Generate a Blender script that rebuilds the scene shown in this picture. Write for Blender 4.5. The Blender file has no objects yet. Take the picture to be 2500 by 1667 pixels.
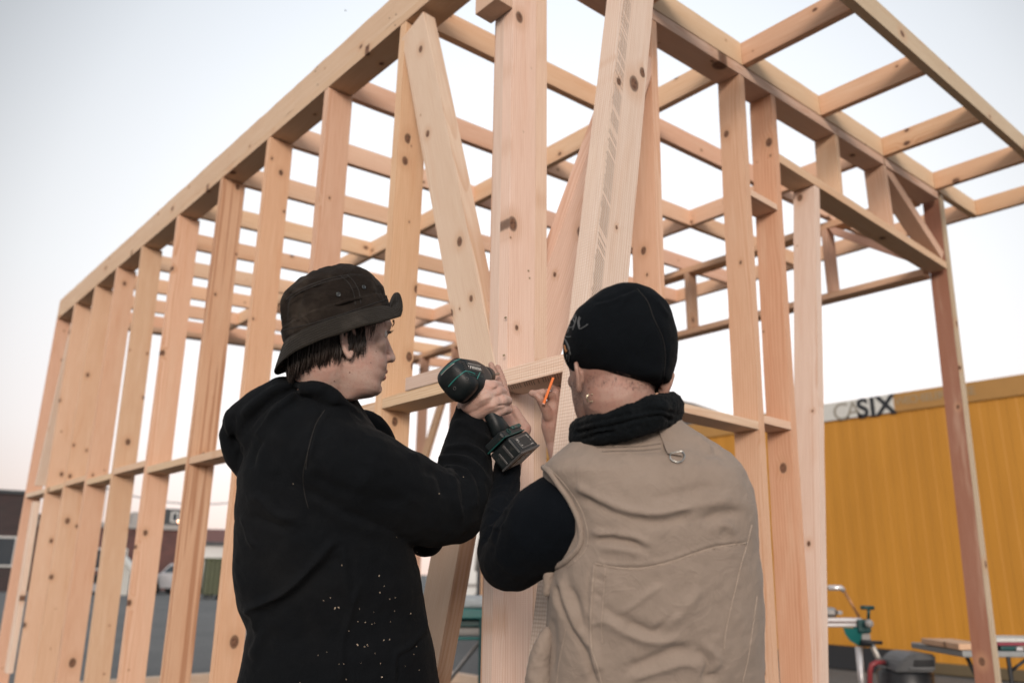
import bpy, bmesh, math, random
import numpy as np
from mathutils import Vector, Matrix, noise
random.seed(7)
PI = math.pi
scene = bpy.context.scene
C = scene.collection

# ------------------------------------------------------------------ camera
CAM = np.array([-1.54224, -1.75985, 1.15])
FL = 1951.63                       # focal length in pixels of a 2500 px wide frame
_y, _p, _r = 0.84559217, 0.28361784, 0.01384031
_f = np.array([math.cos(_y)*math.cos(_p), math.sin(_y)*math.cos(_p), math.sin(_p)])
_ri = np.array([math.sin(_y), -math.cos(_y), 0.0]); _up = np.cross(_ri, _f)
RIGHT = math.cos(_r)*_ri + math.sin(_r)*_up
UP = -math.sin(_r)*_ri + math.cos(_r)*_up
FWD = _f
cam_d = bpy.data.cameras.new('camera'); cam = bpy.data.objects.new('camera', cam_d); C.objects.link(cam)
cam.matrix_world = Matrix(((RIGHT[0], UP[0], -FWD[0], CAM[0]), (RIGHT[1], UP[1], -FWD[1], CAM[1]), (RIGHT[2], UP[2], -FWD[2], CAM[2]), (0, 0, 0, 1)))
cam_d.sensor_width = 36.0; cam_d.lens = FL/2500*36.0
cam_d.clip_start = 0.05; cam_d.clip_end = 1500
cam_d.dof.use_dof = True; cam_d.dof.focus_distance = 1.80; cam_d.dof.aperture_fstop = 2.7
scene.camera = cam

# ------------------------------------------------------------------ light
SUN_EL, SUN_AZ = math.radians(14), math.radians(226)   # azimuth measured from +X
world = bpy.data.worlds.new('World'); scene.world = world; world.use_nodes = True
nt = world.node_tree; nt.nodes.clear()
def wn(t, **k):
    n = nt.nodes.new(t)
    for a, b in k.items(): setattr(n, a, b)
    return n
sky = wn('ShaderNodeTexSky', sky_type='NISHITA', sun_disc=False, sun_elevation=SUN_EL, sun_rotation=PI/2-SUN_AZ, air_density=1.0, dust_density=3.0, ozone_density=1.0)
hsv = wn('ShaderNodeHueSaturation'); hsv.inputs['Saturation'].default_value = 0.35; hsv.inputs['Value'].default_value = 1.0
nt.links.new(sky.outputs[0], hsv.inputs['Color'])
bg1 = wn('ShaderNodeBackground'); bg1.inputs[1].default_value = 0.05; nt.links.new(hsv.outputs[0], bg1.inputs[0])
tc = wn('ShaderNodeTexCoord'); sep = wn('ShaderNodeSeparateXYZ'); nt.links.new(tc.outputs['Generated'], sep.inputs[0])
ramp = wn('ShaderNodeValToRGB'); nt.links.new(sep.outputs['Z'], ramp.inputs[0])   # colour by height: pink low, white, blue grey high
def fill(rp, stops):
    cr = rp.color_ramp
    while len(cr.elements) < len(stops): cr.elements.new(0.5)
    for e, (q, c) in zip(cr.elements, stops): e.position = q; e.color = (*c, 1)
fill(ramp, [(0.0, (1.0, 0.74, 0.64)), (0.05, (1.0, 0.80, 0.73)), (0.15, (1.0, 0.91, 0.88)), (0.32, (0.97, 0.97, 0.975)), (0.60, (0.90, 0.945, 1.0)), (1.0, (0.80, 0.90, 1.0))])
GLOW = Vector(tuple(ray_ for ray_ in (FWD+RIGHT*0.04-UP*0.03))).normalized()
nrm = wn('ShaderNodeVectorMath', operation='NORMALIZE'); nt.links.new(tc.outputs['Generated'], nrm.inputs[0])
dp = wn('ShaderNodeVectorMath', operation='DOT_PRODUCT'); nt.links.new(nrm.outputs[0], dp.inputs[0]); dp.inputs[1].default_value = GLOW
mr = wn('ShaderNodeMapRange'); nt.links.new(dp.outputs['Value'], mr.inputs[0]); mr.inputs[1].default_value = -1.0
r2_ = wn('ShaderNodeValToRGB'); nt.links.new(mr.outputs[0], r2_.inputs[0])
fill(r2_, [(0.0, (0.60,)*3), (0.55, (0.50,)*3), (0.88, (0.46,)*3), (0.915, (0.72,)*3), (0.945, (0.86,)*3), (1.0, (1.04,)*3)])
mul = wn('ShaderNodeMix', data_type='RGBA', blend_type='MULTIPLY'); mul.inputs[0].default_value = 1.0
nt.links.new(ramp.outputs[0], mul.inputs[6]); nt.links.new(r2_.outputs[0], mul.inputs[7])
bg2 = wn('ShaderNodeBackground'); bg2.inputs[1].default_value = 1.0; nt.links.new(mul.outputs[2], bg2.inputs[0])
add = wn('ShaderNodeAddShader'); out = wn('ShaderNodeOutputWorld')
nt.links.new(bg1.outputs[0], add.inputs[0]); nt.links.new(bg2.outputs[0], add.inputs[1]); nt.links.new(add.outputs[0], out.inputs[0])
sd = bpy.data.lights.new('sun', 'SUN'); sd.energy = 2.15; sd.angle = math.radians(16); sd.color = (1.0, 0.86, 0.76)
sun = bpy.data.objects.new('sun', sd); C.objects.link(sun)
sv = Vector((math.cos(SUN_EL)*math.cos(SUN_AZ), math.cos(SUN_EL)*math.sin(SUN_AZ), math.sin(SUN_EL)))
sun.rotation_euler = sv.to_track_quat('Z', 'Y').to_euler(); sun.location = (-4, -4, 6)
vs = scene.view_settings; vs.view_transform = 'Standard'; vs.look = 'None'; vs.exposure = 0.08; vs.gamma = 1.0
scene.cycles.max_bounces = 6; scene.cycles.diffuse_bounces = 4; scene.cycles.caustics_reflective = False; scene.cycles.caustics_refractive = False

# ------------------------------------------------------------------ measuring helpers
def ray(px, py): return FWD + RIGHT*((px-1250)/FL) - UP*((py-833.5)/FL)
def hit(px, py, axis, val):
    r = ray(px, py); return CAM + r*((val-CAM[axis])/r[axis])
def at(px, py, d): return CAM + ray(px, py)*d

# ------------------------------------------------------------------ object helpers
def tag(o, label=None, cat=None, group=None, kind=None):
    if label: o['label'] = label
    if cat: o['category'] = cat
    if group: o['group'] = group
    if kind: o['kind'] = kind
    return o
def empty(name, loc, label=None, cat=None, group=None):
    o = bpy.data.objects.new(name, None); C.objects.link(o); o.location = loc; o.empty_display_size = 0.1
    bpy.context.view_layer.update()
    return tag(o, label, cat, group)
def link(name, me, mat=None, parent=None, mw=None):
    o = bpy.data.objects.new(name, me); C.objects.link(o)
    if mat is not None and not me.materials: me.materials.append(mat)
    if mw is not None: o.matrix_world = mw
    if parent is not None:
        o.parent = parent; o.matrix_parent_inverse = parent.matrix_basis.inverted() 
    return o
def mesh_from(name, verts, faces, smooth=False):
    me = bpy.data.meshes.new(name); me.from_pydata([tuple(map(float, v)) for v in verts], [], faces); me.update()
    if smooth: me.polygons.foreach_set('use_smooth', [True]*len(me.polygons))
    return me
def bm_obj(name, bm, mat, parent=None, mw=None, smooth=False):
    me = bpy.data.meshes.new(name); bmesh.ops.recalc_face_normals(bm, faces=bm.faces[:]); bm.to_mesh(me); bm.free()
    if smooth: me.polygons.foreach_set('use_smooth', [True]*len(me.polygons))
    return link(name, me, mat, parent, mw)
def add_box(bm, a, b, bev=0.0):
    a = np.minimum(a, b) if False else np.array(a, float); b = np.array(b, float)
    lo, hi = np.minimum(a, b), np.maximum(a, b)
    vs_ = [bm.verts.new((x, y, z)) for x in (lo[0], hi[0]) for y in (lo[1], hi[1]) for z in (lo[2], hi[2])]
    idx = [(0, 1, 3, 2), (4, 6, 7, 5), (0, 4, 5, 1), (2, 3, 7, 6), (0, 2, 6, 4), (1, 5, 7, 3)]
    fs = [bm.faces.new([vs_[i] for i in f]) for f in idx]
    if bev > 0:
        es = set(e for f in fs for e in f.edges)
        bmesh.ops.bevel(bm, geom=list(es), offset=bev, segments=2, profile=0.5, affect='EDGES')
def add_hull8(bm, P, bev=0.0):
    vs_ = [bm.verts.new(tuple(map(float, p))) for p in P]
    idx = [(0, 1, 2, 3), (4, 7, 6, 5), (0, 4, 5, 1), (1, 5, 6, 2), (2, 6, 7, 3), (3, 7, 4, 0)]
    fs = [bm.faces.new([vs_[i] for i in f]) for f in idx]
    if bev > 0:
        es = set(e for f in fs for e in f.edges)
        bmesh.ops.bevel(bm, geom=list(es), offset=bev, segments=2, profile=0.5, affect='EDGES')
def frame_from(d):
    d = Vector(d).normalized(); u = Vector((0, 0, 1)) if abs(d.z) < 0.9 else Vector((1, 0, 0))
    s = d.cross(u).normalized(); return d, s, s.cross(d).normalized()
def add_tube(bm, pts, rad, n=10, cap=True):
    """tube along a list of points, rad a number or a list"""
    pts = [Vector(tuple(map(float, p))) for p in pts]; rings = []
    rr = rad if isinstance(rad, (list, tuple)) else [rad]*len(pts)
    d0 = (pts[1]-pts[0]).normalized(); _, s, u = frame_from(d0)
    for i, p in enumerate(pts):
        if i == 0: d = pts[1]-pts[0]
        elif i == len(pts)-1: d = pts[-1]-pts[-2]
        else: d = (pts[i+1]-pts[i]).normalized()+(pts[i]-pts[i-1]).normalized()
        d.normalize(); s = (s-d*s.dot(d)).normalized(); u = d.cross(s)
        rings.append([bm.verts.new(p+(s*math.cos(2*PI*k/n)+u*math.sin(2*PI*k/n))*rr[i]) for k in range(n)])
    for a, b in zip(rings, rings[1:]):
        for k in range(n): bm.faces.new((a[k], a[(k+1) % n], b[(k+1) % n], b[k]))
    if cap: bm.faces.new(rings[0][::-1]); bm.faces.new(rings[-1])
def add_cyl(bm, p0, p1, r0, r1=None, n=16): add_tube(bm, [p0, p1], [r0, r0 if r1 is None else r1], n)

# ------------------------------------------------------------------ materials
class NT:
    def __init__(s, name):
        s.m = bpy.data.materials.new(name); s.m.use_nodes = True; s.t = s.m.node_tree; s.b = s.t.nodes['Principled BSDF']
    def n(s, t, **k):
        n = s.t.nodes.new(t)
        for a, b in k.items(): setattr(n, a, b)
        return n
    def l(s, a, b): s.t.links.new(a, b); return b
    def val(s, sock, v):
        if hasattr(v, 'is_linked') or hasattr(v, 'links'): s.t.links.new(v, sock)
        else: sock.default_value = v
    def math(s, op, a, b=0.0, c=0.0, clamp=False):
        n = s.n('ShaderNodeMath', operation=op, use_clamp=clamp); s.val(n.inputs[0], a); s.val(n.inputs[1], b); s.val(n.inputs[2], c); return n.outputs[0]
    def vm(s, op, a, b=(0, 0, 0)):
        n = s.n('ShaderNodeVectorMath', operation=op); s.val(n.inputs[0], a); s.val(n.inputs[1], b)
        return n.outputs['Value'] if op in ('LENGTH', 'DOT_PRODUCT', 'DISTANCE') else n.outputs[0]
    def mix(s, f, a, b, mode='MIX'):
        n = s.n('ShaderNodeMix', data_type='RGBA', blend_type=mode); s.val(n.inputs[0], f)
        s.val(n.inputs[6], a if not isinstance(a, tuple) else (*a[:3], 1)); s.val(n.inputs[7], b if not isinstance(b, tuple) else (*b[:3], 1)); return n.outputs[2]
    def noise(s, vec, scale, detail=3, rough=0.5, dist=0.0):
        n = s.n('ShaderNodeTexNoise'); s.val(n.inputs['Vector'], vec); n.inputs['Scale'].default_value = scale; n.inputs['Detail'].default_value = detail
        n.inputs['Roughness'].default_value = rough; n.inputs['Distortion'].default_value = dist; return n.outputs[0]
    def smooth(s, x, lo, hi, a=0.0, b=1.0):
        n = s.n('ShaderNodeMapRange', interpolation_type='SMOOTHSTEP'); s.val(n.inputs[0], x); s.val(n.inputs[1], lo); s.val(n.inputs[2], hi); n.inputs[3].default_value = a; n.inputs[4].default_value = b; return n.outputs[0]
    def bump(s, h, strength=0.3, dist=0.001):
        n = s.n('ShaderNodeBump'); n.inputs['Strength'].default_value = strength; n.inputs['Distance'].default_value = dist; s.l(h, n.inputs['Height']); s.l(n.outputs[0], s.b.inputs['Normal'])
    def obj(s): return s.n('ShaderNodeTexCoord').outputs['Object']
    def base(s, c): s.val(s.b.inputs['Base Color'], c if not isinstance(c, tuple) else (*c[:3], 1))
    def rough(s, r): s.val(s.b.inputs['Roughness'], r)

def plain(name, col, rough=0.6, metal=0.0, var=0.12, scale=20, bump=0.0, spec=0.5):
    k = NT(name); o = k.obj(); n = k.noise(o, scale, 4, 0.6)
    f = k.math('MULTIPLY_ADD', n, var*2, 1-var); cn = k.n('ShaderNodeVectorMath', operation='SCALE'); cn.inputs[0].default_value = col[:3]; k.l(f, cn.inputs['Scale'])
    k.l(cn.outputs[0], k.b.inputs['Base Color']); k.rough(k.math('MULTIPLY_ADD', n, 0.2, rough-0.1)); k.b.inputs['Metallic'].default_value = metal
    k.b.inputs['Specular IOR Level'].default_value = spec
    if bump: k.bump(k.noise(o, scale*12, 3), bump, 0.002)
    return k.m

def wood_material(name, rough_sawn=False, streak=0.70):
    k = NT(name); o = k.obj(); oi = k.n('ShaderNodeObjectInfo')
    rnd = oi.outputs['Random']
    off = k.n('ShaderNodeCombineXYZ'); k.l(k.math('MULTIPLY', rnd, 37.0), off.inputs[0]); k.l(k.math('MULTIPLY', rnd, 91.0), off.inputs[1]); k.l(k.math('MULTIPLY', rnd, 53.0), off.inputs[2])
    p = k.vm('ADD', o, off.outputs[0])
    # knots run through the thin way of the board: cells in length and width, drawn in true metres
    sp0 = k.n('ShaderNodeSeparateXYZ'); k.l(p, sp0.inputs[0]); cp = k.n('ShaderNodeCombineXYZ'); k.l(k.math('MULTIPLY', sp0.outputs[0], 3.4), cp.inputs[0]); k.l(k.math('MULTIPLY', sp0.outputs[1], 10.0), cp.inputs[1])
    vor = k.n('ShaderNodeTexVoronoi', feature='F1', voronoi_dimensions='2D'); k.l(cp.outputs[0], vor.inputs['Vector']); vor.inputs['Scale'].default_value = 1.0; vor.inputs['Randomness'].default_value = 0.95
    dv = k.vm('SUBTRACT', cp.outputs[0], vor.outputs['Position']); dv = k.vm('MULTIPLY', dv, (1/3.4*0.72, 1/10.0, 0)); dist = k.vm('LENGTH', dv)
    sc = k.n('ShaderNodeSeparateColor'); k.l(vor.outputs['Color'], sc.inputs[0])
    pres = k.math('GREATER_THAN', sc.outputs[0], 0.69)
    kr = k.math('MULTIPLY_ADD', k.math('POWER', sc.outputs[1], 1.6), 0.013, 0.0032); wob_ = k.math('MULTIPLY', k.noise(p, 120, 2), 0.003)
    kn = k.math('ADD', k.math('DIVIDE', k.math('ADD', dist, wob_), kr), k.math('MULTIPLY', k.math('SUBTRACT', 1.0, pres), 90.0))
    oo = k.n('ShaderNodeSeparateXYZ'); k.l(o, oo.inputs[0])
    for nm_ in ('knot_a', 'knot_b', 'knot_c'):      # knots set by hand on a board: local x, y and radius
        at_ = k.n('ShaderNodeAttribute', attribute_type='OBJECT', attribute_name=nm_); sa = k.n('ShaderNodeSeparateXYZ'); k.l(at_.outputs['Vector'], sa.inputs[0])
        ddx = k.math('MULTIPLY', k.math('SUBTRACT', oo.outputs[0], sa.outputs[0]), 0.72); ddy = k.math('SUBTRACT', oo.outputs[1], sa.outputs[1])
        dd_ = k.math('SQRT', k.math('ADD', k.math('MULTIPLY', ddx, ddx), k.math('MULTIPLY', ddy, ddy)))
        kn = k.math('MINIMUM', kn, k.math('DIVIDE', k.math('ADD', dd_, wob_), k.math('MAXIMUM', sa.outputs[2], 0.00001)))
    core = k.smooth(kn, 1.05, 0.75)
    ring = k.math('MULTIPLY', k.smooth(kn, 0.70, 0.98), k.smooth(kn, 1.35, 1.03))
    halo = k.smooth(kn, 3.8, 1.0)
    # growth rings round a pith line outside the board, bent by slow noise and by knots
    sx = k.n('ShaderNodeSeparateXYZ'); k.l(o, sx.inputs[0])
    pl = k.vm('MULTIPLY', p, (0.55, 3.0, 3.0)); w1 = k.noise(pl, 1.0, 2, 0.5); w2 = k.noise(k.vm('MULTIPLY', p, (1.1, 9, 9)), 1.0, 3, 0.55)
    yy = k.math('ADD', sx.outputs[1], k.math('MULTIPLY_ADD', rnd, 0.10, -0.02)); r2 = k.math('FRACT', k.math('MULTIPLY', rnd, 17.3)); zz = k.math('ADD', sx.outputs[2], k.math('MULTIPLY_ADD', r2, 0.16, -0.04))
    yy = k.math('ADD', yy, k.math('MULTIPLY', k.math('SUBTRACT', w1, 0.5), 0.10)); zz = k.math('ADD', zz, k.math('MULTIPLY', k.math('SUBTRACT', w2, 0.5), 0.02))
    rr = k.math('SQRT', k.math('ADD', k.math('MULTIPLY', yy, yy), k.math('MULTIPLY', zz, zz)))
    rr = k.math('ADD', rr, k.math('MULTIPLY', halo, 0.007))
    ph = k.math('MULTIPLY', rr, 135.0); fr = k.math('FRACT', ph)
    late = k.math('MULTIPLY', k.smooth(fr, 0.35, 0.92), k.smooth(fr, 1.0, 0.94))
    late = k.math('MULTIPLY', late, k.math('MULTIPLY_ADD', w2, 1.2, -0.05, clamp=True))
    fine = k.noise(k.vm('MULTIPLY', p, (6, 420, 420)), 1.0, 2, 0.6)
    blot = k.noise(k.vm('MULTIPLY', p, (1.6, 14, 14)), 1.0, 4, 0.6)
    pale = k.mix(0.5, oi.outputs['Color'], (0.74, 0.60, 0.46), 'MIX')
    col = k.mix(k.math('MULTIPLY', late, 0.80), oi.outputs['Color'], k.mix(1.0, oi.outputs['Color'], (0.76, 0.55, 0.40), 'MULTIPLY'))
    col = k.mix(k.smooth(blot, 0.52, 0.78, 0, 0.45), col, pale)
    col = k.mix(k.smooth(blot, 0.46, 0.25, 0, 0.40), col, k.mix(1.0, col, (0.90, 0.74, 0.62), 'MULTIPLY'))
    col = k.mix(k.math('MULTIPLY', k.smooth(fine, 0.35, 0.75), 0.45), col, k.mix(1.0, col, (0.76, 0.62, 0.52), 'MULTIPLY'))
    col = k.mix(k.math('MULTIPLY', halo, 0.42), col, (0.50, 0.28, 0.16))
    rings_k = k.math('FRACT', k.math('MULTIPLY', kn, 3.2)); kc = k.mix(rings_k, (0.15, 0.075, 0.045), (0.24, 0.125, 0.075)); kc = k.mix(k.smooth(k.noise(p, 90, 3), 0.4, 0.65), kc, (0.10, 0.05, 0.032))
    col = k.mix(core, col, kc); col = k.mix(k.math('MULTIPLY', ring, 0.72), col, (0.055, 0.03, 0.02))
    # a few long resin / bark streaks
    st = k.noise(k.vm('MULTIPLY', p, (0.9, 60, 60)), 1.0, 3, 0.5)
    col = k.mix(k.smooth(st, streak, streak+0.08, 0, 0.35 if streak > 0.65 else 0.75), col, (0.36, 0.17, 0.09))
    k.base(col); k.rough(k.math('MULTIPLY_ADD', fine, 0.15, 0.62)); k.b.inputs['Specular IOR Level'].default_value = 0.25
    h = k.math('ADD', k.math('MULTIPLY', fine, 0.6), k.math('MULTIPLY', late, 0.35)); h = k.math('SUBTRACT', h, k.math('MULTIPLY', ring, 1.2))
    saw = k.n('ShaderNodeTexWave', wave_type='BANDS', bands_direction='X', wave_profile='SIN'); k.l(k.vm('ADD', o, k.vm('MULTIPLY', p, (0, 0.0, 0.12))), saw.inputs['Vector'])
    saw.inputs['Scale'].default_value = 60.0 if not rough_sawn else 34.0; saw.inputs['Distortion'].default_value = 0.6; saw.inputs['Detail'].default_value = 1.0
    h = k.math('ADD', h, k.math('MULTIPLY', saw.outputs['Fac'], 0.28 if not rough_sawn else 1.1))
    if rough_sawn:   # short dark tear marks in a band down the face
        sl = k.n('ShaderNodeSeparateXYZ'); k.l(o, sl.inputs[0])
        d = k.math('ADD', k.math('MULTIPLY', sl.outputs[0], 104.0), k.math('MULTIPLY', sl.outputs[1], 92.0))
        cell = k.math('FLOOR', d); fr2 = k.math('FRACT', d); wn_ = k.n('ShaderNodeTexWhiteNoise', noise_dimensions='1D'); k.l(cell, wn_.inputs['W'])
        mark = k.math('MULTIPLY', k.smooth(k.math('ABSOLUTE', k.math('SUBTRACT', fr2, 0.5)), 0.17, 0.08), k.smooth(wn_.outputs[0], 0.10, 0.25))
        lo = k.math('MULTIPLY_ADD', wn_.outputs[0], 0.010, 0.004); band = k.math('MULTIPLY', k.smooth(sl.outputs[1], lo, k.math('ADD', lo, 0.003)), k.smooth(sl.outputs[1], 0.052, 0.044))
        mark = k.math('MULTIPLY', mark, band)
        side = k.math('LESS_THAN', sl.outputs[2], 0.004); mark = k.math('MULTIPLY', mark, side)
        col = k.mix(k.math('MULTIPLY', mark, 0.95), col, (0.045, 0.028, 0.02)); k.base(col); h = k.math('SUBTRACT', h, k.math('MULTIPLY', mark, 2.0))
    k.bump(h, 0.45, 0.0012)
    return k.m
WOOD = wood_material('pine'); STREAK = wood_material('resin_streaked_pine', False, 0.52); SAWN = wood_material('rough_sawn_pine', True)
TONES = [(0.69, 0.46, 0.31), (0.71, 0.485, 0.335), (0.66, 0.43, 0.295), (0.70, 0.495, 0.36), (0.66, 0.45, 0.32), (0.68, 0.445, 0.32), (0.72, 0.51, 0.365)]
PINK = (0.66, 0.42, 0.31); PALE = (0.68, 0.56, 0.45); GREY = (0.60, 0.52, 0.44); DARK = (0.30, 0.15, 0.10)

# ------------------------------------------------------------------ boards
def board(name, p0, p1, u, v, parent=None, tone=None, mat=None, jag=0.0, label=None):
    """a sawn board: length p0->p1, cross-section vectors u and v; own local X along the grain"""
    p0 = Vector(tuple(map(float, p0))); p1 = Vector(tuple(map(float, p1))); u = Vector(tuple(map(float, u))); v = Vector(tuple(map(float, v)))
    if v.length > u.length: u, v = v, u
    X = (p1-p0).normalized(); Y = (u-X*u.dot(X)).normalized(); Z = X.cross(Y)
    mw = Matrix((( X.x, Y.x, Z.x, p0.x), (X.y, Y.y, Z.y, p0.y), (X.z, Y.z, Z.z, p0.z), (0, 0, 0, 1))); inv = mw.inverted()
    bm = bmesh.new(); L = (p1-p0).length; n = max(2, int(L/0.05)) if jag else max(2, int(L/0.4)); rings = []
    sd_ = random.random()*100
    for i in range(n+1):
        q = p0+(p1-p0)*(i/n); ring_ = []
        for (a, b) in ((0, 0), (1, 0), (1, 1), (0, 1)):
            w = Vector((0, 0, 0))
            am = jag if jag else 0.0008
            if 0 < i < n or jag: w = (u.normalized()*noise.noise((i*0.37+sd_, a*3.1, b*5.7))+v.normalized()*noise.noise((i*0.37+sd_, a*7.7+9, b*2.3)))*am
            ring_.append(bm.verts.new(inv @ (q+u*a+v*b+w)))
        rings.append(ring_)
    long_e = []
    for a, b in zip(rings, rings[1:]):
        for k in range(4): bm.faces.new((a[k], a[(k+1) % 4], b[(k+1) % 4], b[k]))
    bm.faces.new(rings[0][::-1]); bm.faces.new(rings[-1])
    bm.edges.ensure_lookup_table()
    es = [e for e in bm.edges if not (all(vv.co.x > 1e-4 and vv.co.x < L-1e-4 for vv in e.verts) and abs(e.verts[0].co.x-e.verts[1].co.x) < 0.02)]
    bmesh.ops.bevel(bm, geom=es, offset=0.0016, segments=1, profile=0.5, affect='EDGES')
    o = bm_obj(name, bm, mat or WOOD, parent, mw)
    t = tone or random.choice(TONES); j = random.uniform(0.93, 1.05); o.color = (min(1, t[0]*j), min(1, t[1]*j*random.uniform(0.97, 1.03)), min(1, t[2]*j*random.uniform(0.94, 1.05)), 1)
    if label: o['label'] = label
    return o
def knot(o, *spots):
    mw = o.matrix_basis; inv = mw.inverted(); from mathutils.bvhtree import BVHTree as BT
    bv = BT.FromPolygons([mw @ v.co for v in o.data.vertices], [list(q.vertices) for q in o.data.polygons])
    for nm_, (px, py, r) in zip(('knot_a', 'knot_b', 'knot_c'), spots):
        h = bv.ray_cast(Vector(tuple(CAM)), Vector(tuple(ray(px, py))).normalized())
        if h[0] is not None: l = inv @ h[0]; o[nm_] = (l.x, l.y, r)
    return o
def V(*a): return np.array(a, float)
def add_screw(bm, p, n, r=0.0035):
    n = Vector(tuple(n)).normalized(); p = Vector(tuple(map(float, p)))
    add_cyl(bm, p+n*0.0012, p-n*0.004, r, r, 10)
# ------------------------------------------------------------------ setting
def ground_material():
    k = NT('gravel'); o = k.obj(); n1 = k.noise(o, 0.35, 5, 0.6); n2 = k.noise(o, 3.0, 5, 0.65); n3 = k.noise(o, 38, 4, 0.7)
    vo = k.n('ShaderNodeTexVoronoi'); k.l(o, vo.inputs['Vector']); vo.inputs['Scale'].default_value = 26
    c = k.mix(k.smooth(n1, 0.35, 0.65), (0.088, 0.094, 0.096), (0.135, 0.138, 0.137)); c = k.mix(k.smooth(n2, 0.45, 0.7, 0, 0.6), c, (0.10, 0.105, 0.105))
    c = k.mix(k.math('MULTIPLY', k.smooth(vo.outputs['Distance'], 0.6, 0.1), 0.45), c, (0.24, 0.24, 0.23)); c = k.mix(k.smooth(n3, 0.5, 0.75, 0, 0.5), c, (0.035, 0.036, 0.038))
    k.base(c); k.rough(0.9); k.bump(k.math('ADD', k.math('MULTIPLY', vo.outputs['Distance'], -0.7), n3), 0.6, 0.02); return k.m
bm = bmesh.new()
NG = 60
gx = [(-1 if t < 0 else 1)*(abs(t)**2.2)*600 for t in np.linspace(-1, 1, NG+1)]
gv = [[bm.verts.new((x, y, 0.02*noise.noise((x*0.3, y*0.3, 0)) if abs(x) < 60 and abs(y) < 60 else 0)) for y in gx] for x in gx]
for i in range(NG):
    for j in range(NG): bm.faces.new((gv[i][j], gv[i+1][j], gv[i+1][j+1], gv[i][j+1]))
for row in gv:
    for v_ in row:
        if abs(v_.co.x) < 12 and abs(v_.co.y) < 12: v_.co.z = min(v_.co.z, 0.0) - 0.012
g = bm_obj('ground', bm, ground_material()); tag(g, kind='structure')

# ------------------------------------------------------------------ timber frame
W, LEN, TK, DP = 3.85, 6.40, 0.041, 0.12
FR = empty('timber_house', (0, 0, 0), 'open house frame of pale pine studs and rafters behind the two workers', 'timber frame')
SL = 0.067
def Tz(x): return 3.545+SL*x
def Bz(x): return 3.42+SL*x
# side wall (x = 0): studs from measured top and bottom points of their outer left edge
side = [((978, 60), (917, 969)), ((792, 224), (753, 668)), ((651, 355), (509.6, 1667)), ((537, 444), (388.6, 1667)), ((432, 530), (287.5, 1642)),
        ((345, 600), (206, 1642)), ((284, 655), (137.5, 1642)), ((231, 703), (81, 1642)), ((181, 745), (34, 1667))]
side_y = []
for i, (a, b) in enumerate(side):
    A = hit(*a, 0, 0.0); B = hit(*b, 0, 0.0); ya = A[1]; s = (B[1]-A[1])/(B[2]-A[2])
    def yz(z): return ya+s*(z-A[2])
    side_y.append(yz(1.76))
    tone = [TONES[1], TONES[4], TONES[0], (0.60, 0.40, 0.27), TONES[5], TONES[4], TONES[0], TONES[4], TONES[6]][i]
    z0, z1 = 0.20, 3.376
    dp_ = 0.137 if i > 2 else 0.129
    sk_ = {0: ((989, 393, .013), (999, 871, .013), (964, 1029, .012)), 1: ((769, 440, .006),), 2: ((686, 422, .012), (572, 1566, .019)), 3: ((580, 457, .013),), 4: ((327, 818, .010), (355, 1300, .012)), 5: ((298, 795, .012),), 6: ((177, 1617, .020), (205, 970, .011)), 7: ((126, 1408, .013), (171, 1162, .012)), 8: ((58, 1525, .013),)}[i]
    o = board('stud', (0.001*(i % 2), yz(z0)-TK, z0), (0.001*(i % 2), yz(z1)-TK, z1), (dp_, 0, 0), (0, TK, 0), FR, tone, STREAK if i == 3 else None, jag=0.0012); knot(o, *sk_)
board('corner_stud', (0, LEN-TK, 0.20), (0, LEN-TK, 3.376), (DP, 0, 0), (0, TK, 0), FR, TONES[5])
board('top_plate', (0, -0.02, 3.378), (0, LEN, 3.378), (0.124, 0, 0), (0, 0, 0.045), FR, (0.64, 0.47, 0.33))
board('rim_board', (0.0005, -0.575, 3.424), (0.0005, LEN, 3.424), (0.042, 0, 0), (0, 0, 0.143), FR, (0.62, 0.47, 0.33), jag=0.003)
board('bottom_plate', (0, -0.02, 0.12), (0, LEN, 0.12), (DP, 0, 0), (0, 0, 0.08), FR)
# noggins between side studs, staggered in height
ng = [(930, 984), None, (500, 1119), (400, 1139), (308, 1159), (236.5, 1162), (178.5, 1185), (129, 1188), (86.5, 1203)]
for i in range(9):
    y1 = side_y[i]-TK if i == 0 else side_y[i]-TK
    if i == 0: ya, yb = 0.125, side_y[0]-TK
    else: ya, yb = side_y[i-1], side_y[i]-TK
    zc = {0: 1.742, 1: 1.735}.get(i)
    if zc is None: zc = hit(*ng[i], 0, 0.0)[2]
    board('noggin', (0.0015, ya+0.0005, zc-0.019), (0.0015, yb-0.0005, zc-0.019), (DP-0.003, 0, 0), (0, 0, 0.038), FR, (0.66, 0.50, 0.36), jag=0.003 if i == 0 else 0.0012)
zc = hit(86.5, 1203, 0, 0.0)[2]
board('noggin', (0.0015, side_y[8], zc-0.018), (0.0015, LEN-TK, zc-0.018), (DP-0.003, 0, 0), (0, 0, 0.036), FR, PALE)
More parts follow.
